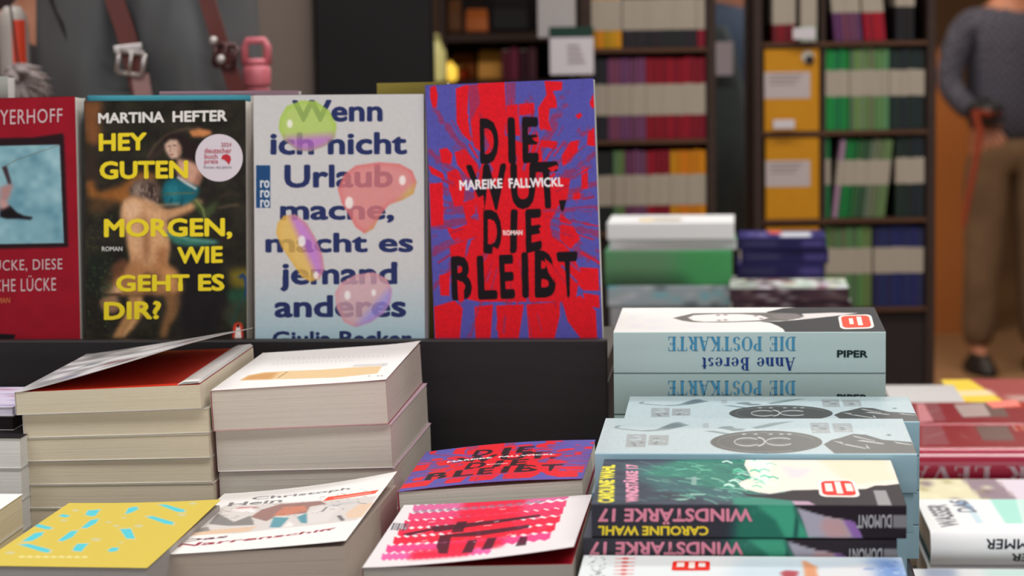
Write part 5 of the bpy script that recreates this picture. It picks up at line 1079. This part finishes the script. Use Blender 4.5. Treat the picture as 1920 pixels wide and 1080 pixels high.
# ------------------------------------------------------------------ pillars and panels of the shop
def slab(name, px0, px1, Y, d, label, M, z1=3.0, cat='pillar', z0=0.0, py=90):
    x0, x1 = at(px0, py, Y)[0], at(px1, py, Y)[0]; b = MB(); b.box(x0, x1, Y, Y+d, z0, z1, c=.004); o = b.build(name, M, label=label, cat=cat); return o
slab('pillar', 440, 590, 3.75, .12, 'beige-grey plastered pillar behind the backpack', mat('beige_plaster', (120, 108, 100), .8, .2, .1, 5), 2.999)
slab('dark_panel', 590, 812, 3.72, .08, 'tall black partition panel beside the beige pillar', mat('black_panel', (14, 12, 13), .6, .3, .15, 4), 2.999, 'partition')
slab('dark_panel', -260, 90, 4.2, .08, 'dark brown partition behind the backpack wearer at the left', mat('brown_panel', (44, 30, 30), .6, .3, .15, 4), 2.999, 'partition')
# warm wooden stair side behind the right tower
def wedge(name, pts, Y, d, M, label, cat):
    P = [at(px, py, Y) for px, py in pts]; n = len(P); b = MB(); v = [(p[0], Y, max(0, p[2])) for p in P]+[(p[0], Y+d, max(0, p[2])) for p in P]
    b.add(v, [tuple(range(n)), tuple(range(2*n-1, n-1, -1))]+[(i, i+n, (i+1) % n+n, (i+1) % n) for i in range(n)]); return b.build(name, M, label=label, cat=cat)
wedge('wooden_counter', [(1700, 760), (1850, 760), (1850, 190), (1790, 165), (1752, 78), (1700, 70)], 10.4, .35, mat('orange_wood', (168, 100, 44), .45, .4, .2, 2.5, stretch=(1, 1, .3)), 'orange-brown wooden counter end behind the man in the checked shirt', 'counter')

# ------------------------------------------------------------------ cluttered gift rack between panel and towers
GX = at(820, 150, 4.9)[0]
g = empty('gift_rack', loc=(GX, 4.9, 0), label='dim brown wooden gift rack above the red and violet book', cat='rack')
Wg = at(1104, 150, 4.9)[0]-GX
for x in (0, Wg-.02): b = MB(); b.box(x, x+.02, 0, .3, 0, 1.9, c=.002); b.build('upright', WOODD, g)
gz = [at(940, y, 4.9)[2] for y in (152, 62)]
for z in gz+[.9, .5]: b = MB(); b.box(.0205, Wg-.0205, 0, .28, z-.018, z, c=.002); b.build('shelf_board', WOODD, g)
b = MB(); b.box(0, Wg, .301, .32, 0, 1.9); b.build('back_panel', mat('rack_back', (34, 22, 20), .7, .3, .2, 6), g)
def jar(px, Y, z, r, h, col, label, cat, emit=0, name='jar', lid=None):
    x = at(px, 120, Y)[0]; t = empty(name, loc=(x, Y+r, z+.0005), label=label, cat=cat, group=None)
    b = MB(); b.lathe([(r*.7, 0), (r, h*.1), (r, h*.62), (r*.62, h*.78), (r*.55, h*.86)], (0, 0, 0)); b.build('body', mat('glaze_%d_%d_%d' % col, col, .3, .5, .1, 20, emit=emit), t, True)
    b = MB(); b.lathe([(r*.62, h*.861), (r*.66, h*.93), (r*.3, h)], (0, 0, 0)); b.build('lid', mat('lid_%d' % (lid or col)[0], lid or col, .4, .4), t, True); return t
jar(816, 4.88, gz[0], .022, .10, (196, 186, 120), 'pale yellow glass lantern left on the gift rack', 'lantern', .5, 'lantern'); jar(838, 4.93, gz[0], .021, .045, (232, 190, 70), 'small glowing amber candle glass beside the pale lantern', 'candle', 1.2, 'candle_glass', (232, 190, 70))
jar(862, 5.0, gz[0], .02, .03, (196, 70, 30), 'small orange-red jar beside the amber candle glass', 'jar')
def bag(px0, px1, Y, z, h, col, label, name='paper_bag', cat='bag', tilt=0):
    x0, x1 = at(px0, 100, Y)[0], at(px1, 100, Y)[0]; w_ = (x1-x0)/2; t = empty(name, loc=((x0+x1)/2, Y+.04, z+.0005), rz=tilt, label=label, cat=cat)
    b = MB(); v = []
    for zz, k, d_ in ((0, .96, .035), (h*.1, 1, .04), (h*.6, .97, .036), (h*.9, .93, .012), (h, .92, .006)): v += [(-w_*k, -d_, zz), (w_*k, -d_, zz), (w_*k, d_, zz), (-w_*k, d_, zz)]
    f = [(3, 2, 1, 0), (16, 17, 18, 19)]+[(r*4+i, r*4+(i+1) % 4, r*4+4+(i+1) % 4, r*4+4+i) for r in range(4) for i in range(4)]
    b.add(v, f); b.build('body', mat('kraft_%d_%d_%d' % col, col, .6, .3, .2, 14), t)
    b = MB(); b.tube([(-w_*.4, 0, h), (-w_*.36, 0, h*1.18), (w_*.36, 0, h*1.18), (w_*.4, 0, h)], .003, 6); b.build('handle', mat('cord_dark', (60, 40, 30), .7, .2), t); return t
bag(896, 942, 4.95, gz[0], .062, (214, 150, 62), 'ochre paper bag on the gift rack'); bag(846, 892, 5.02, gz[0], .055, (176, 104, 50), 'brown leather pouch on the gift rack', 'leather_pouch')
bag(842, 866, 4.98, gz[1], .07, (120, 74, 40), 'dark brown pouch on the upper board of the gift rack', 'leather_pouch'); bag(874, 916, 5.0, gz[1], .05, (196, 104, 44), 'rust-orange pouch on the upper board of the gift rack', 'leather_pouch'); bag(925, 990, 4.98, gz[1], .08, (30, 24, 26), 'black bag on the upper board of the gift rack', 'leather_pouch')
for k, (px, c) in enumerate(((948, (96, 26, 44)), (964, (120, 40, 66)), (981, (60, 22, 34)), (998, (86, 46, 56)))):
    x = at(px, 100, 4.95)[0]; b = MB(); b.box(-.0085, .0085, 0, .10, 0, .062+.008*(k % 2), c=.001); o = b.build('notebook', mat('cloth_%d_%d_%d' % c, c, .6, .3), label='%s notebook standing on the gift rack' % ('maroon', 'raspberry', 'dark plum', 'dusty rose')[k], cat='notebook'); o.location = (x, 4.92, gz[0]+.0004)
    b = MB(); b.box(-.0065, .0065, .003, .0995, .0005, .0635); b.build('pages', mat('cream_pages', (200, 190, 170), .9, .1), o)
# white sign with a green header on a stand
sx = at(1072, 100, 4.02); t = empty('sign_stand', loc=(sx[0], 4.02, 0), label='white card sign with a dark green header strip left of the shelf towers', cat='sign'); wS = 82/(FPX/4.02)
zb, zm, ze = at(1072, 140, 4.02)[2], at(1072, 70, 4.02)[2], at(1072, 50, 4.02)[2]
b = MB(); b.box(-wS/2, wS/2, 0, .004, zb, zm, c=.0008); b.build('card', mat('white_card', (216, 208, 212)), t); b = MB(); b.box(-wS/2, wS/2, -.0005, .004, zm+.0002, ze, c=.0008); b.build('header_strip', mat('dark_green_strip', (24, 58, 46), .5, .3), t, label='dark green header strip')
b = MB(); b.box(-wS/2-.02, wS/2-.03, .0045, .006, zm, 1.50, c=.0008); b.build('rear_card', mat('grey_card', (176, 170, 168), .6, .3), t); b = MB(); b.tube([(0, .012, .02), (0, .012, 1.45)], .006, 8); b.build('pole', BLACKTOP, t); b = MB(); b.lathe([(.12, 0), (.12, .012), (.02, .02)], (0, .012, 0)); b.build('foot', BLACKTOP, t)
b = MB()
for k in range(4): b.box(-wS*.1, wS*(.3-.04*k), -.001, -.0002, zb+.02+.009*k, zb+.023+.009*k)
b.build('printed_lines', mat('grey_print', (140, 124, 124)), t)

# ------------------------------------------------------------------ people
def skin(name, verts, edges, radii, M, parent, sub=1, **k):
    me = bpy.data.meshes.new(name); me.from_pydata([tuple(v) for v in verts], edges, []); o = bpy.data.objects.new(name, me); COL.objects.link(o)
    o.modifiers.new('s', 'SKIN'); s_ = o.modifiers.new('u', 'SUBSURF'); s_.levels = sub; s_.render_levels = sub
    for i, r in enumerate(radii):
        r = r if isinstance(r, tuple) else (r, r); me.skin_vertices[0].data[i].radius = r
    me.skin_vertices[0].data[0].use_root = True
    dg = bpy.context.evaluated_depsgraph_get(); n = bpy.data.meshes.new_from_object(o.evaluated_get(dg)); bpy.data.objects.remove(o); n.name = name; n.materials.clear(); n.materials.append(M)
    n.polygons.foreach_set('use_smooth', [True]*len(n.polygons)); n.update()
    return link(name, n, parent, **k)
SKINM = mat('skin', (176, 118, 92), .5, .4, .08, 20)
def hand(P, d, up, parent_verts):                 # fingers as short chains: returns verts, edges, radii relative to wrist index 0
    P, d, up = Vector(P), Vector(d).normalized(), Vector(up).normalized(); s_ = d.cross(up).normalized(); V = [P+d*.05]; E_ = []; R_ = [(.034, .018)]
    for j, (o, l) in enumerate(((-.03, .07), (-.01, .08), (.011, .076), (.03, .06))):
        a = len(V); V += [P+d*.09+s_*o, P+d*(.09+l*.5)+s_*o*1.05-up*.008, P+d*(.09+l*.85)+s_*o*1.05-up*.026]; E_ += [(0, a), (a, a+1), (a+1, a+2)]; R_ += [.0105, .009, .0075]
    a = len(V); V += [P+d*.04+s_*-.045, P+d*.08+s_*-.06-up*.01]; E_ += [(0, a), (a, a+1)]; R_ += [.012, .0095]
    return V, E_, R_
def person(loc, rz, label, arms, shirtM, trouM, hairM, sc=1.0, legs=None, coat=False):
    t = empty('person', loc=loc, rz=rz, label=label, cat='person'); t.scale = (sc,)*3
    L_ = legs or {-1: [(-.10, 0, .92), (-.11, -.02, .50), (-.12, .02, .09)], 1: [(.10, 0, .92), (.11, .0, .50), (.13, .03, .09)]}
    V = [(0, 0, .96), (0, 0, 1.12), (0, .01, 1.30), (0, .015, 1.44), (0, .01, 1.52)]; E_ = [(0, 1), (1, 2), (2, 3), (3, 4)]; R_ = [(.15, .11), (.14, .10), (.165, .115), (.10, .08), (.055, .055)]
    V += [(0, .0, 1.60), (0, .0, 1.68), (0, .005, 1.75)]; E_ += [(4, 5), (5, 6), (6, 7)]; R_ += [(.068, .078), (.078, .092), (.055, .065)]
    for s_ in (-1, 1):
        a = len(V); V += L_[s_]+[(L_[s_][2][0]*1.08, -.12, .035)]; E_ += [(0, a), (a, a+1), (a+1, a+2), (a+2, a+3)]; R_ += [.088, .058, .038, (.04, .028)]
        A = arms[s_]; a = len(V); V += [(s_*.15, .01, 1.41), (s_*.20, .01, 1.38)]+A; E_ += [(3, a), (a, a+1), (a+1, a+2), (a+2, a+3)]; R_ += [.055, .052, .040, .028]
        d = Vector(A[1])-Vector(A[0]); hv, he, hr = hand(A[1], d, (0, -1, .25) if abs(d.normalized().y) < .7 else (0, 0, 1), 0); w_ = len(V)-1; b0 = len(V); V += hv; E_ += [(w_, b0)]+[(i+b0, j+b0) for i, j in he]; R_ += hr
    skin('body', V, E_, R_, SKINM, t)
    # clothes
    V = [(0, 0, .80 if coat else .88), (0, 0, 1.12), (0, .01, 1.30), (0, .015, 1.44), (0, .01, 1.485)]; E_ = [(0, 1), (1, 2), (2, 3), (3, 4)]; k = .02 if coat else 0; R_ = [(.20+k, .15+k), (.19+k, .14+k), (.20+k, .145+k), (.125, .10), (.075, .07)]
    for s_ in (-1, 1):
        A = arms[s_]; a = len(V); w_ = tuple(Vector(A[1])*.88+Vector(A[0])*.12); V += [(s_*.15, .01, 1.405), (s_*.205, .01, 1.375), A[0], w_]; E_ += [(3, a), (a, a+1), (a+1, a+2), (a+2, a+3)]; R_ += [.075, .072, .058, .046]
    skin('coat' if coat else 'shirt', V, E_, R_, shirtM, t)
    V = [(0, 0, 1.0), (0, 0, .90)]; E_ = [(0, 1)]; R_ = [(.175, .13), (.18, .13)]
    for s_ in (-1, 1): a = len(V); V += L_[s_]; E_ += [(1, a), (a, a+1), (a+1, a+2)]; R_ += [.112, .088, .074]
    skin('trousers', V, E_, R_, trouM, t)
    for s_ in (-1, 1):
        f = L_[s_][2]; b = MB(); b.lathe([(.5, 0), (.55, .12), (.52, .4), (.34, .8), (.3, 1)], (0, 0, 0), 16); o = b.build('shoe', mat('dark_shoe', (34, 28, 26), .5, .4), t, True); o.location = (f[0]*1.05, f[1]-.05, .0); o.scale = (.10, .27, .085)
    b = MB(); b.lathe([(.6, 0), (.92, .25), (1.0, .6), (.8, .88), (.3, 1)], (0, 0, 0), 18); h = b.build('hair', hairM, t, True); h.location = (0, .018, 1.635); h.scale = (.088, .105, .16)
    b = MB(); b.lathe([(.3, 0), (1, .5), (.3, 1)], (0, 0, 0), 8)
    for s_ in (-1, 1): e = b.build('eye', mat('eye_dark', (30, 26, 26), .3, .5), t, True) if s_ < 0 else link('eye', e.data, t); e.location = (s_*.032, -.083, 1.655); e.scale = (.012, .006, .010)
    b = MB(); b.tube([(0, -.088, 1.66), (0, -.112, 1.625), (0, -.09, 1.615)], [.008, .014, .010], 8); b.build('nose', SKINM, t, True)
    b = MB(); b.tube([(-.024, -.082, 1.588), (0, -.090, 1.586), (.024, -.082, 1.588)], [.004, .007, .004], 8); b.build('mouth', mat('lips', (150, 80, 76), .5, .4), t, True)
    for s_ in (-1, 1): b = MB(); b.lathe([(.4, 0), (1, .4), (.9, .8), (.3, 1)], (0, 0, 0), 10); e2 = b.build('ear', SKINM, t, True); e2.location = (s_*.083, .01, 1.615); e2.scale = (.012, .024, .06)
    return t
# man at the right in a checked shirt, hand holding a black camera at his hip
CHK = bpy.data.materials.new('checked_cloth'); CHK.use_nodes = True; nt = CHK.node_tree; bs = nt.nodes['Principled BSDF']; bs.inputs['Roughness'].default_value = .9
tc = nt.nodes.new('ShaderNodeTexCoord'); ck = nt.nodes.new('ShaderNodeTexChecker'); ck.inputs['Scale'].default_value = 55; ck.inputs[1].default_value = tuple(lin((74, 74, 88)))+(1,); ck.inputs[2].default_value = tuple(lin((46, 44, 56)))+(1,)
nt.links.new(tc.outputs['Object'], ck.inputs[0]); nt.links.new(ck.outputs[0], bs.inputs['Base Color'])
YP = 9.3; pp = at(1888, 700, YP)
man = person((pp[0], YP, 0), rad(8), 'man in grey checked shirt and khaki trousers holding a black camera, right edge', {-1: [(-.27, -.01, 1.17), (-.185, -.16, 1.03)], 1: [(.26, .02, 1.13), (.25, -.06, .88)]}, CHK, mat('khaki_cloth', (104, 82, 60), .9, .2, .55, 7), mat('dark_hair', (40, 28, 22), .7, .3), .985)
bpy.context.view_layer.update(); ca = empty('camera_case', loc=tuple(man.matrix_world @ Vector((-.185, -.235, 1.015))), label='black camera held in the hand of the man in the checked shirt', cat='camera')
b = MB(); b.box(-.065, .065, -.03, .03, 0, .09, c=.008); b.build('body', mat('camera_black', (16, 15, 17), .4, .5), ca); b = MB(); b.lathe([(.034, 0), (.034, .05), (.028, .055)], (0, 0, 0), 20); l_ = b.build('lens', mat('camera_black', (16, 15, 17)), ca, True); l_.location = (0, -.031, .045); l_.rotation_euler = (rad(90), 0, 0)
b = MB(); b.box(-.02, .02, -.02, .02, .0905, .11, c=.004); b.build('viewfinder', mat('camera_black', (16, 15, 17)), ca)
st = MB(); cl = np.array(ca.location); sp = [at(x, y, YP-.45)-cl for x, y in ((1828, 212), (1838, 250), (1828, 310), (1816, 370), (1806, 425))]; st.tube([(.06, 0, .04)]+[tuple(p) for p in sp], [.012, .014, .014, .013, .012, .010], 8); st.build('camera_strap', mat('rust_strap', (140, 56, 30), .7, .3), ca, label='rust-red hanging strap')
# person between the towers in a dark blue coat
YQ = 5.6; pq = at(1378, 700, YQ)
person((pq[0]-.02, YQ, 0), rad(25), 'person in a dark blue coat standing between the two shelf towers', {-1: [(-.25, .0, 1.14), (-.22, -.06, .90)], 1: [(.25, .02, 1.14), (.23, -.05, .90)]}, mat('dark_blue_coat', (62, 76, 96), .8, .3, .3, 5), mat('black_cloth', (22, 22, 26), .9, .2), mat('dark_hair', (40, 28, 22)), 1.0, None, True)
# paper slip in front of the coat
tgp = at(1352, 108, 5.1); t = empty('shopping_bag', loc=(tgp[0], 5.1, 0), label='grey-teal garment on a stand with a pinkish white tag, between the towers', cat='garment')
b = MB(); b.tube([(0, .03, .02), (0, .03, 1.42)], .008, 8); b.build('pole', BLACKTOP, t); b = MB(); b.lathe([(.14, 0), (.14, .012), (.02, .02)], (0, .03, 0)); b.build('foot', BLACKTOP, t)
b = MB(); b.lathe([(.10, .95), (.11, 1.1), (.085, 1.28), (.05, 1.38), (.02, 1.42)], (0, .03, 0), 20); o = b.build('scarf', mat('teal_grey_cloth', (70, 78, 78), .9, .2, .3, 12), t, True); o.scale = (.6, .5, 1)
b = MB(); b.box(-.02, .02, -.06, -.058, at(1352, 140, 5.1)[2], at(1352, 78, 5.1)[2], c=.0004); b.build('tag', mat('pink_white_card', (200, 188, 194), .5, .3), t, label='pinkish white tag')

# person with the grey backpack, seen from behind
YB = 3.25; pb_ = at(150, 100, YB)
person((pb_[0], YB, 0), rad(180), 'person in a dark coat seen from behind, wearing the grey backpack', {-1: [(-.21, -.12, 1.18), (-.17, -.33, 1.10)], 1: [(.21, -.12, 1.18), (.17, -.33, 1.10)]}, mat('black_coat', (36, 26, 30), .8, .3, .2, 6), mat('black_cloth', (22, 22, 26)), mat('dark_hair', (40, 28, 22)), .99, None, True)
YK = 2.92; kx = at(272, 60, YK)[0]; zb0 = 1.10
bp_ = empty('backpack', loc=(kx, YK, zb0), label='grey canvas backpack with red-brown leather straps and steel buckles, at the upper left', cat='backpack')
GC = mat('grey_canvas', (98, 100, 102), .85, .25, .35, 5, .4); LE = mat('red_brown_leather', (104, 44, 38), .45, .45, .2, 18); ST = mat('buckle_steel', (196, 188, 186), .3, .5, metal=.6)
nx, nz = 36, 40; V = []; Fc = []
HWb, Hb = .136, .56
def bagpt(u, v, side):                            # u across, v up
    x = (u-.5)*2; wv_ = 1-.10*v**2-.35*max(0, .12-v)/.12*.25; X = x*HWb*wv_
    bulge = .075*(1-abs(x)**3.2)*(1-max(0, (v-.80)/.2)**2)*(1-max(0, (.08-v)/.08)**2*.6); fold = .012*math.sin(x*6+v*9)+.009*math.sin(x*13-v*12+1)+.006*math.sin(v*22+x*4)
    return (X, -(bulge+fold*(1-abs(x)))-.02 if side else .13-abs(x)**4*.03, v*Hb)
for side in (1, 0):
    for j in range(nz+1):
        for i in range(nx+1): V.append(bagpt(i/nx, j/nz, side))
o1 = (nx+1)*(nz+1)
for j in range(nz):
    for i in range(nx): a = j*(nx+1)+i; Fc.append((a, a+1, a+nx+2, a+nx+1)); Fc.append((o1+a, o1+a+nx+1, o1+a+nx+2, o1+a+1))
for j in range(nz): a = j*(nx+1); Fc.append((a, a+nx+1, o1+a+nx+1, o1+a)); a += nx; Fc.append((a, o1+a, o1+a+nx+1, a+nx+1))
for i in range(nx): Fc.append((i, o1+i, o1+i+1, i+1)); a = nz*(nx+1)+i; Fc.append((a, a+1, o1+a+1, o1+a))
b = MB(); b.add(V, Fc); b.build('bag', GC, bp_, True)
def loc_(px, py, Yo): p = at(px, py, YK+Yo); return (p[0]-kx, Yo, p[2]-zb0)
def strap(pts, w_, name='strap', M=None, th=.006):
    b = MB(); P = [Vector(loc_(px, py, yo)) for px, py, yo in pts]; v = []
    for i, p in enumerate(P):
        d = (P[min(i+1, len(P)-1)]-P[max(0, i-1)]).normalized(); s_ = Vector((d.z, 0, -d.x)); v += [p-s_*w_/2, p+s_*w_/2, p+s_*w_/2+Vector((0, th, 0)), p-s_*w_/2+Vector((0, th, 0))]
    f = [(3, 2, 1, 0)]; n = len(P); f += [(i*4+k, i*4+(k+1) % 4, i*4+4+(k+1) % 4, i*4+4+k) for i in range(n-1) for k in range(4)]; f.append((n*4-4, n*4-3, n*4-2, n*4-1)); b.add(v, f)
    return b.build(name, M or LE, bp_)
strap([(196, -90, -.10), (214, 0, -.105), (232, 50, -.107), (244, 92, -.108), (252, 130, -.108), (266, 178, -.107), (290, 260, -.10)], .0225)
strap([(372, -90, -.095), (388, 0, -.10), (402, 45, -.102), (414, 85, -.102), (428, 125, -.102), (444, 172, -.10), (470, 260, -.09)], .019)
strap([(262, 140, -.1095), (268, 176, -.1085), (276, 215, -.106)], .021, 'strap_end', mat('pale_leather', (170, 132, 130), .5, .4, .1, 20), .002)['label'] = 'pale end of the left strap'
def buckle(px, py, w_, h_, yo, M, name='buckle', tilt=.15):
    b = MB(); r = .0032; pts = [(-w_/2, 0, -h_/2), (w_/2, 0, -h_/2), (w_/2, 0, h_/2), (-w_/2, 0, h_/2)]
    for i in range(4): b.tube([pts[i], pts[(i+1) % 4]], r, 8)
    b.tube([(0, -.003, -h_/2), (0, -.003, h_/2)], r*.7, 6); o = b.build(name, M, bp_, True); o.location = loc_(px, py, yo); o.rotation_euler = (0, tilt, 0); return o
buckle(245, 118, .030, .026, -.113, ST); b = MB(); b.box(-.017, .017, -.002, .002, -.004, .004, c=.001); o = b.build('strap_keeper', ST, bp_); o.location = loc_(240, 90, -.113); o.rotation_euler = (0, -.1, 0)
o = buckle(422, 104, .024, .026, -.107, mat('dark_buckle', (90, 60, 60), .3, .5, metal=.5)); b = MB(); b.lathe([(.005, 0), (.006, .002), (.002, .004)], (0, 0, 0), 12); o = b.build('rivet', ST, bp_, True); o.location = loc_(400, 77, -.108); o.rotation_euler = (rad(90), 0, 0)
b = MB(); b.lathe([(.005, 0), (.006, .002), (.002, .004)], (0, 0, 0), 12); o = b.build('rivet', ST, bp_, True); o.location = loc_(414, 112, -.112); o.rotation_euler = (rad(90), 0, 0)
strap([(85, -40, -.06), (120, 40, -.075), (150, 110, -.08), (170, 200, -.08)], .013, 'side_strap', mat('dark_webbing', (46, 36, 38), .8, .2))
# bottles in the side pockets
def bottle(px, py0, py1, w_, col, label, patchc=None, name='bottle'):
    a, c = at(px, py1, YK), at(px, py0, YK); h = c[2]-a[2]; t = empty(name, loc=(a[0], YK-.04, a[2]-.10), label=label, cat='bottle'); H = h+.10
    b = MB(); b.lathe([(w_*.42, 0), (w_*.5, .01), (w_*.5, H*.82), (w_*.44, H*.93), (w_*.25, H)], (0, 0, 0), 24); b.build('body', mat('bottle_%d_%d' % col[:2], col, .4, .4, .05, 10), t, True)
    b = MB(); b.lathe([(w_*.51, H*.45), (w_*.54, H*.47), (w_*.51, H*.49)], (0, 0, 0), 24); b.build('rim_band', mat('dark_band', (40, 32, 34), .5, .3), t, True)
    if patchc:
        b = MB(); vs = []; n = 7
        for z in (H*.55, H*.9):
            for i in range(n): th = rad(-84+9*i); vs.append((w_*.515*math.cos(th), w_*.515*math.sin(th), z))
        b.add(vs, [(i, i+1, n+i+1, n+i) for i in range(n-1)]); b.build('stripe', mat('orange_red', (226, 72, 44), .4, .4), t, True, label='orange-red stripe')
    return t
bottle(40, 12, 110, .037, (186, 178, 172), 'pale grey bottle with an orange-red stripe at the left side of the backpack', True)
b = MB(); fx = at(90, 145, YK); t = empty('fur_charm', loc=(fx[0], YK-.17, fx[2]), label='pale fluffy charm hanging below the striped bottle', cat='charm')
r_ = np.random.default_rng(2)
for k in range(60):
    d = Vector(r_.normal(size=3)).normalized(); b.tube([(0, 0, 0), tuple(d*.02), tuple(d*.032+Vector((.006, 0, -.01)))], [.007, .005, .001], 5)
b.build('fur', mat('pale_fur', (150, 138, 136), .95, .1, .3, 40), t, True); b = MB(); b.tube([(0, 0, .01), (-.006, .01, .05), (-.012, .02, .09)], .0015, 6); b.build('cord', mat('dark_webbing', (46, 36, 38)), t)
# pink bottle with loop lid
PK = mat('pink_plastic', (222, 120, 132), .35, .45, .05, 10); a = at(490, 160, YK); t = empty('bottle', loc=(a[0], YK-.05, a[2]-.13), label='pink bottle with a looped lid at the right side of the backpack', cat='bottle')
k1 = FPX/YK; w_ = 50/k1; b = MB(); b.lathe([(w_*.42, 0), (w_*.48, .01), (w_*.48, .125), (w_*.44, .13)], (0, 0, 0), 24); b.build('body', mat('pink_body', (196, 104, 116), .4, .4), t, True)
b = MB(); b.lathe([(w_*.5, .131), (w_*.52, .134), (w_*.52, .152), (w_*.42, .156)], (0, 0, 0), 24); b.build('lid', PK, t, True); b = MB(); b.tube([(-w_*.42, 0, .156), (-w_*.42, 0, .178), (-w_*.3, 0, .186), (w_*.3, 0, .186), (w_*.42, 0, .178), (w_*.42, 0, .156)], .0048, 8); b.build('loop', PK, t, True)
b = MB(); b.lathe([(w_*.44, .1565), (w_*.36, .164)], (0, 0, 0), 24); b.build('cap', PK, t, True)
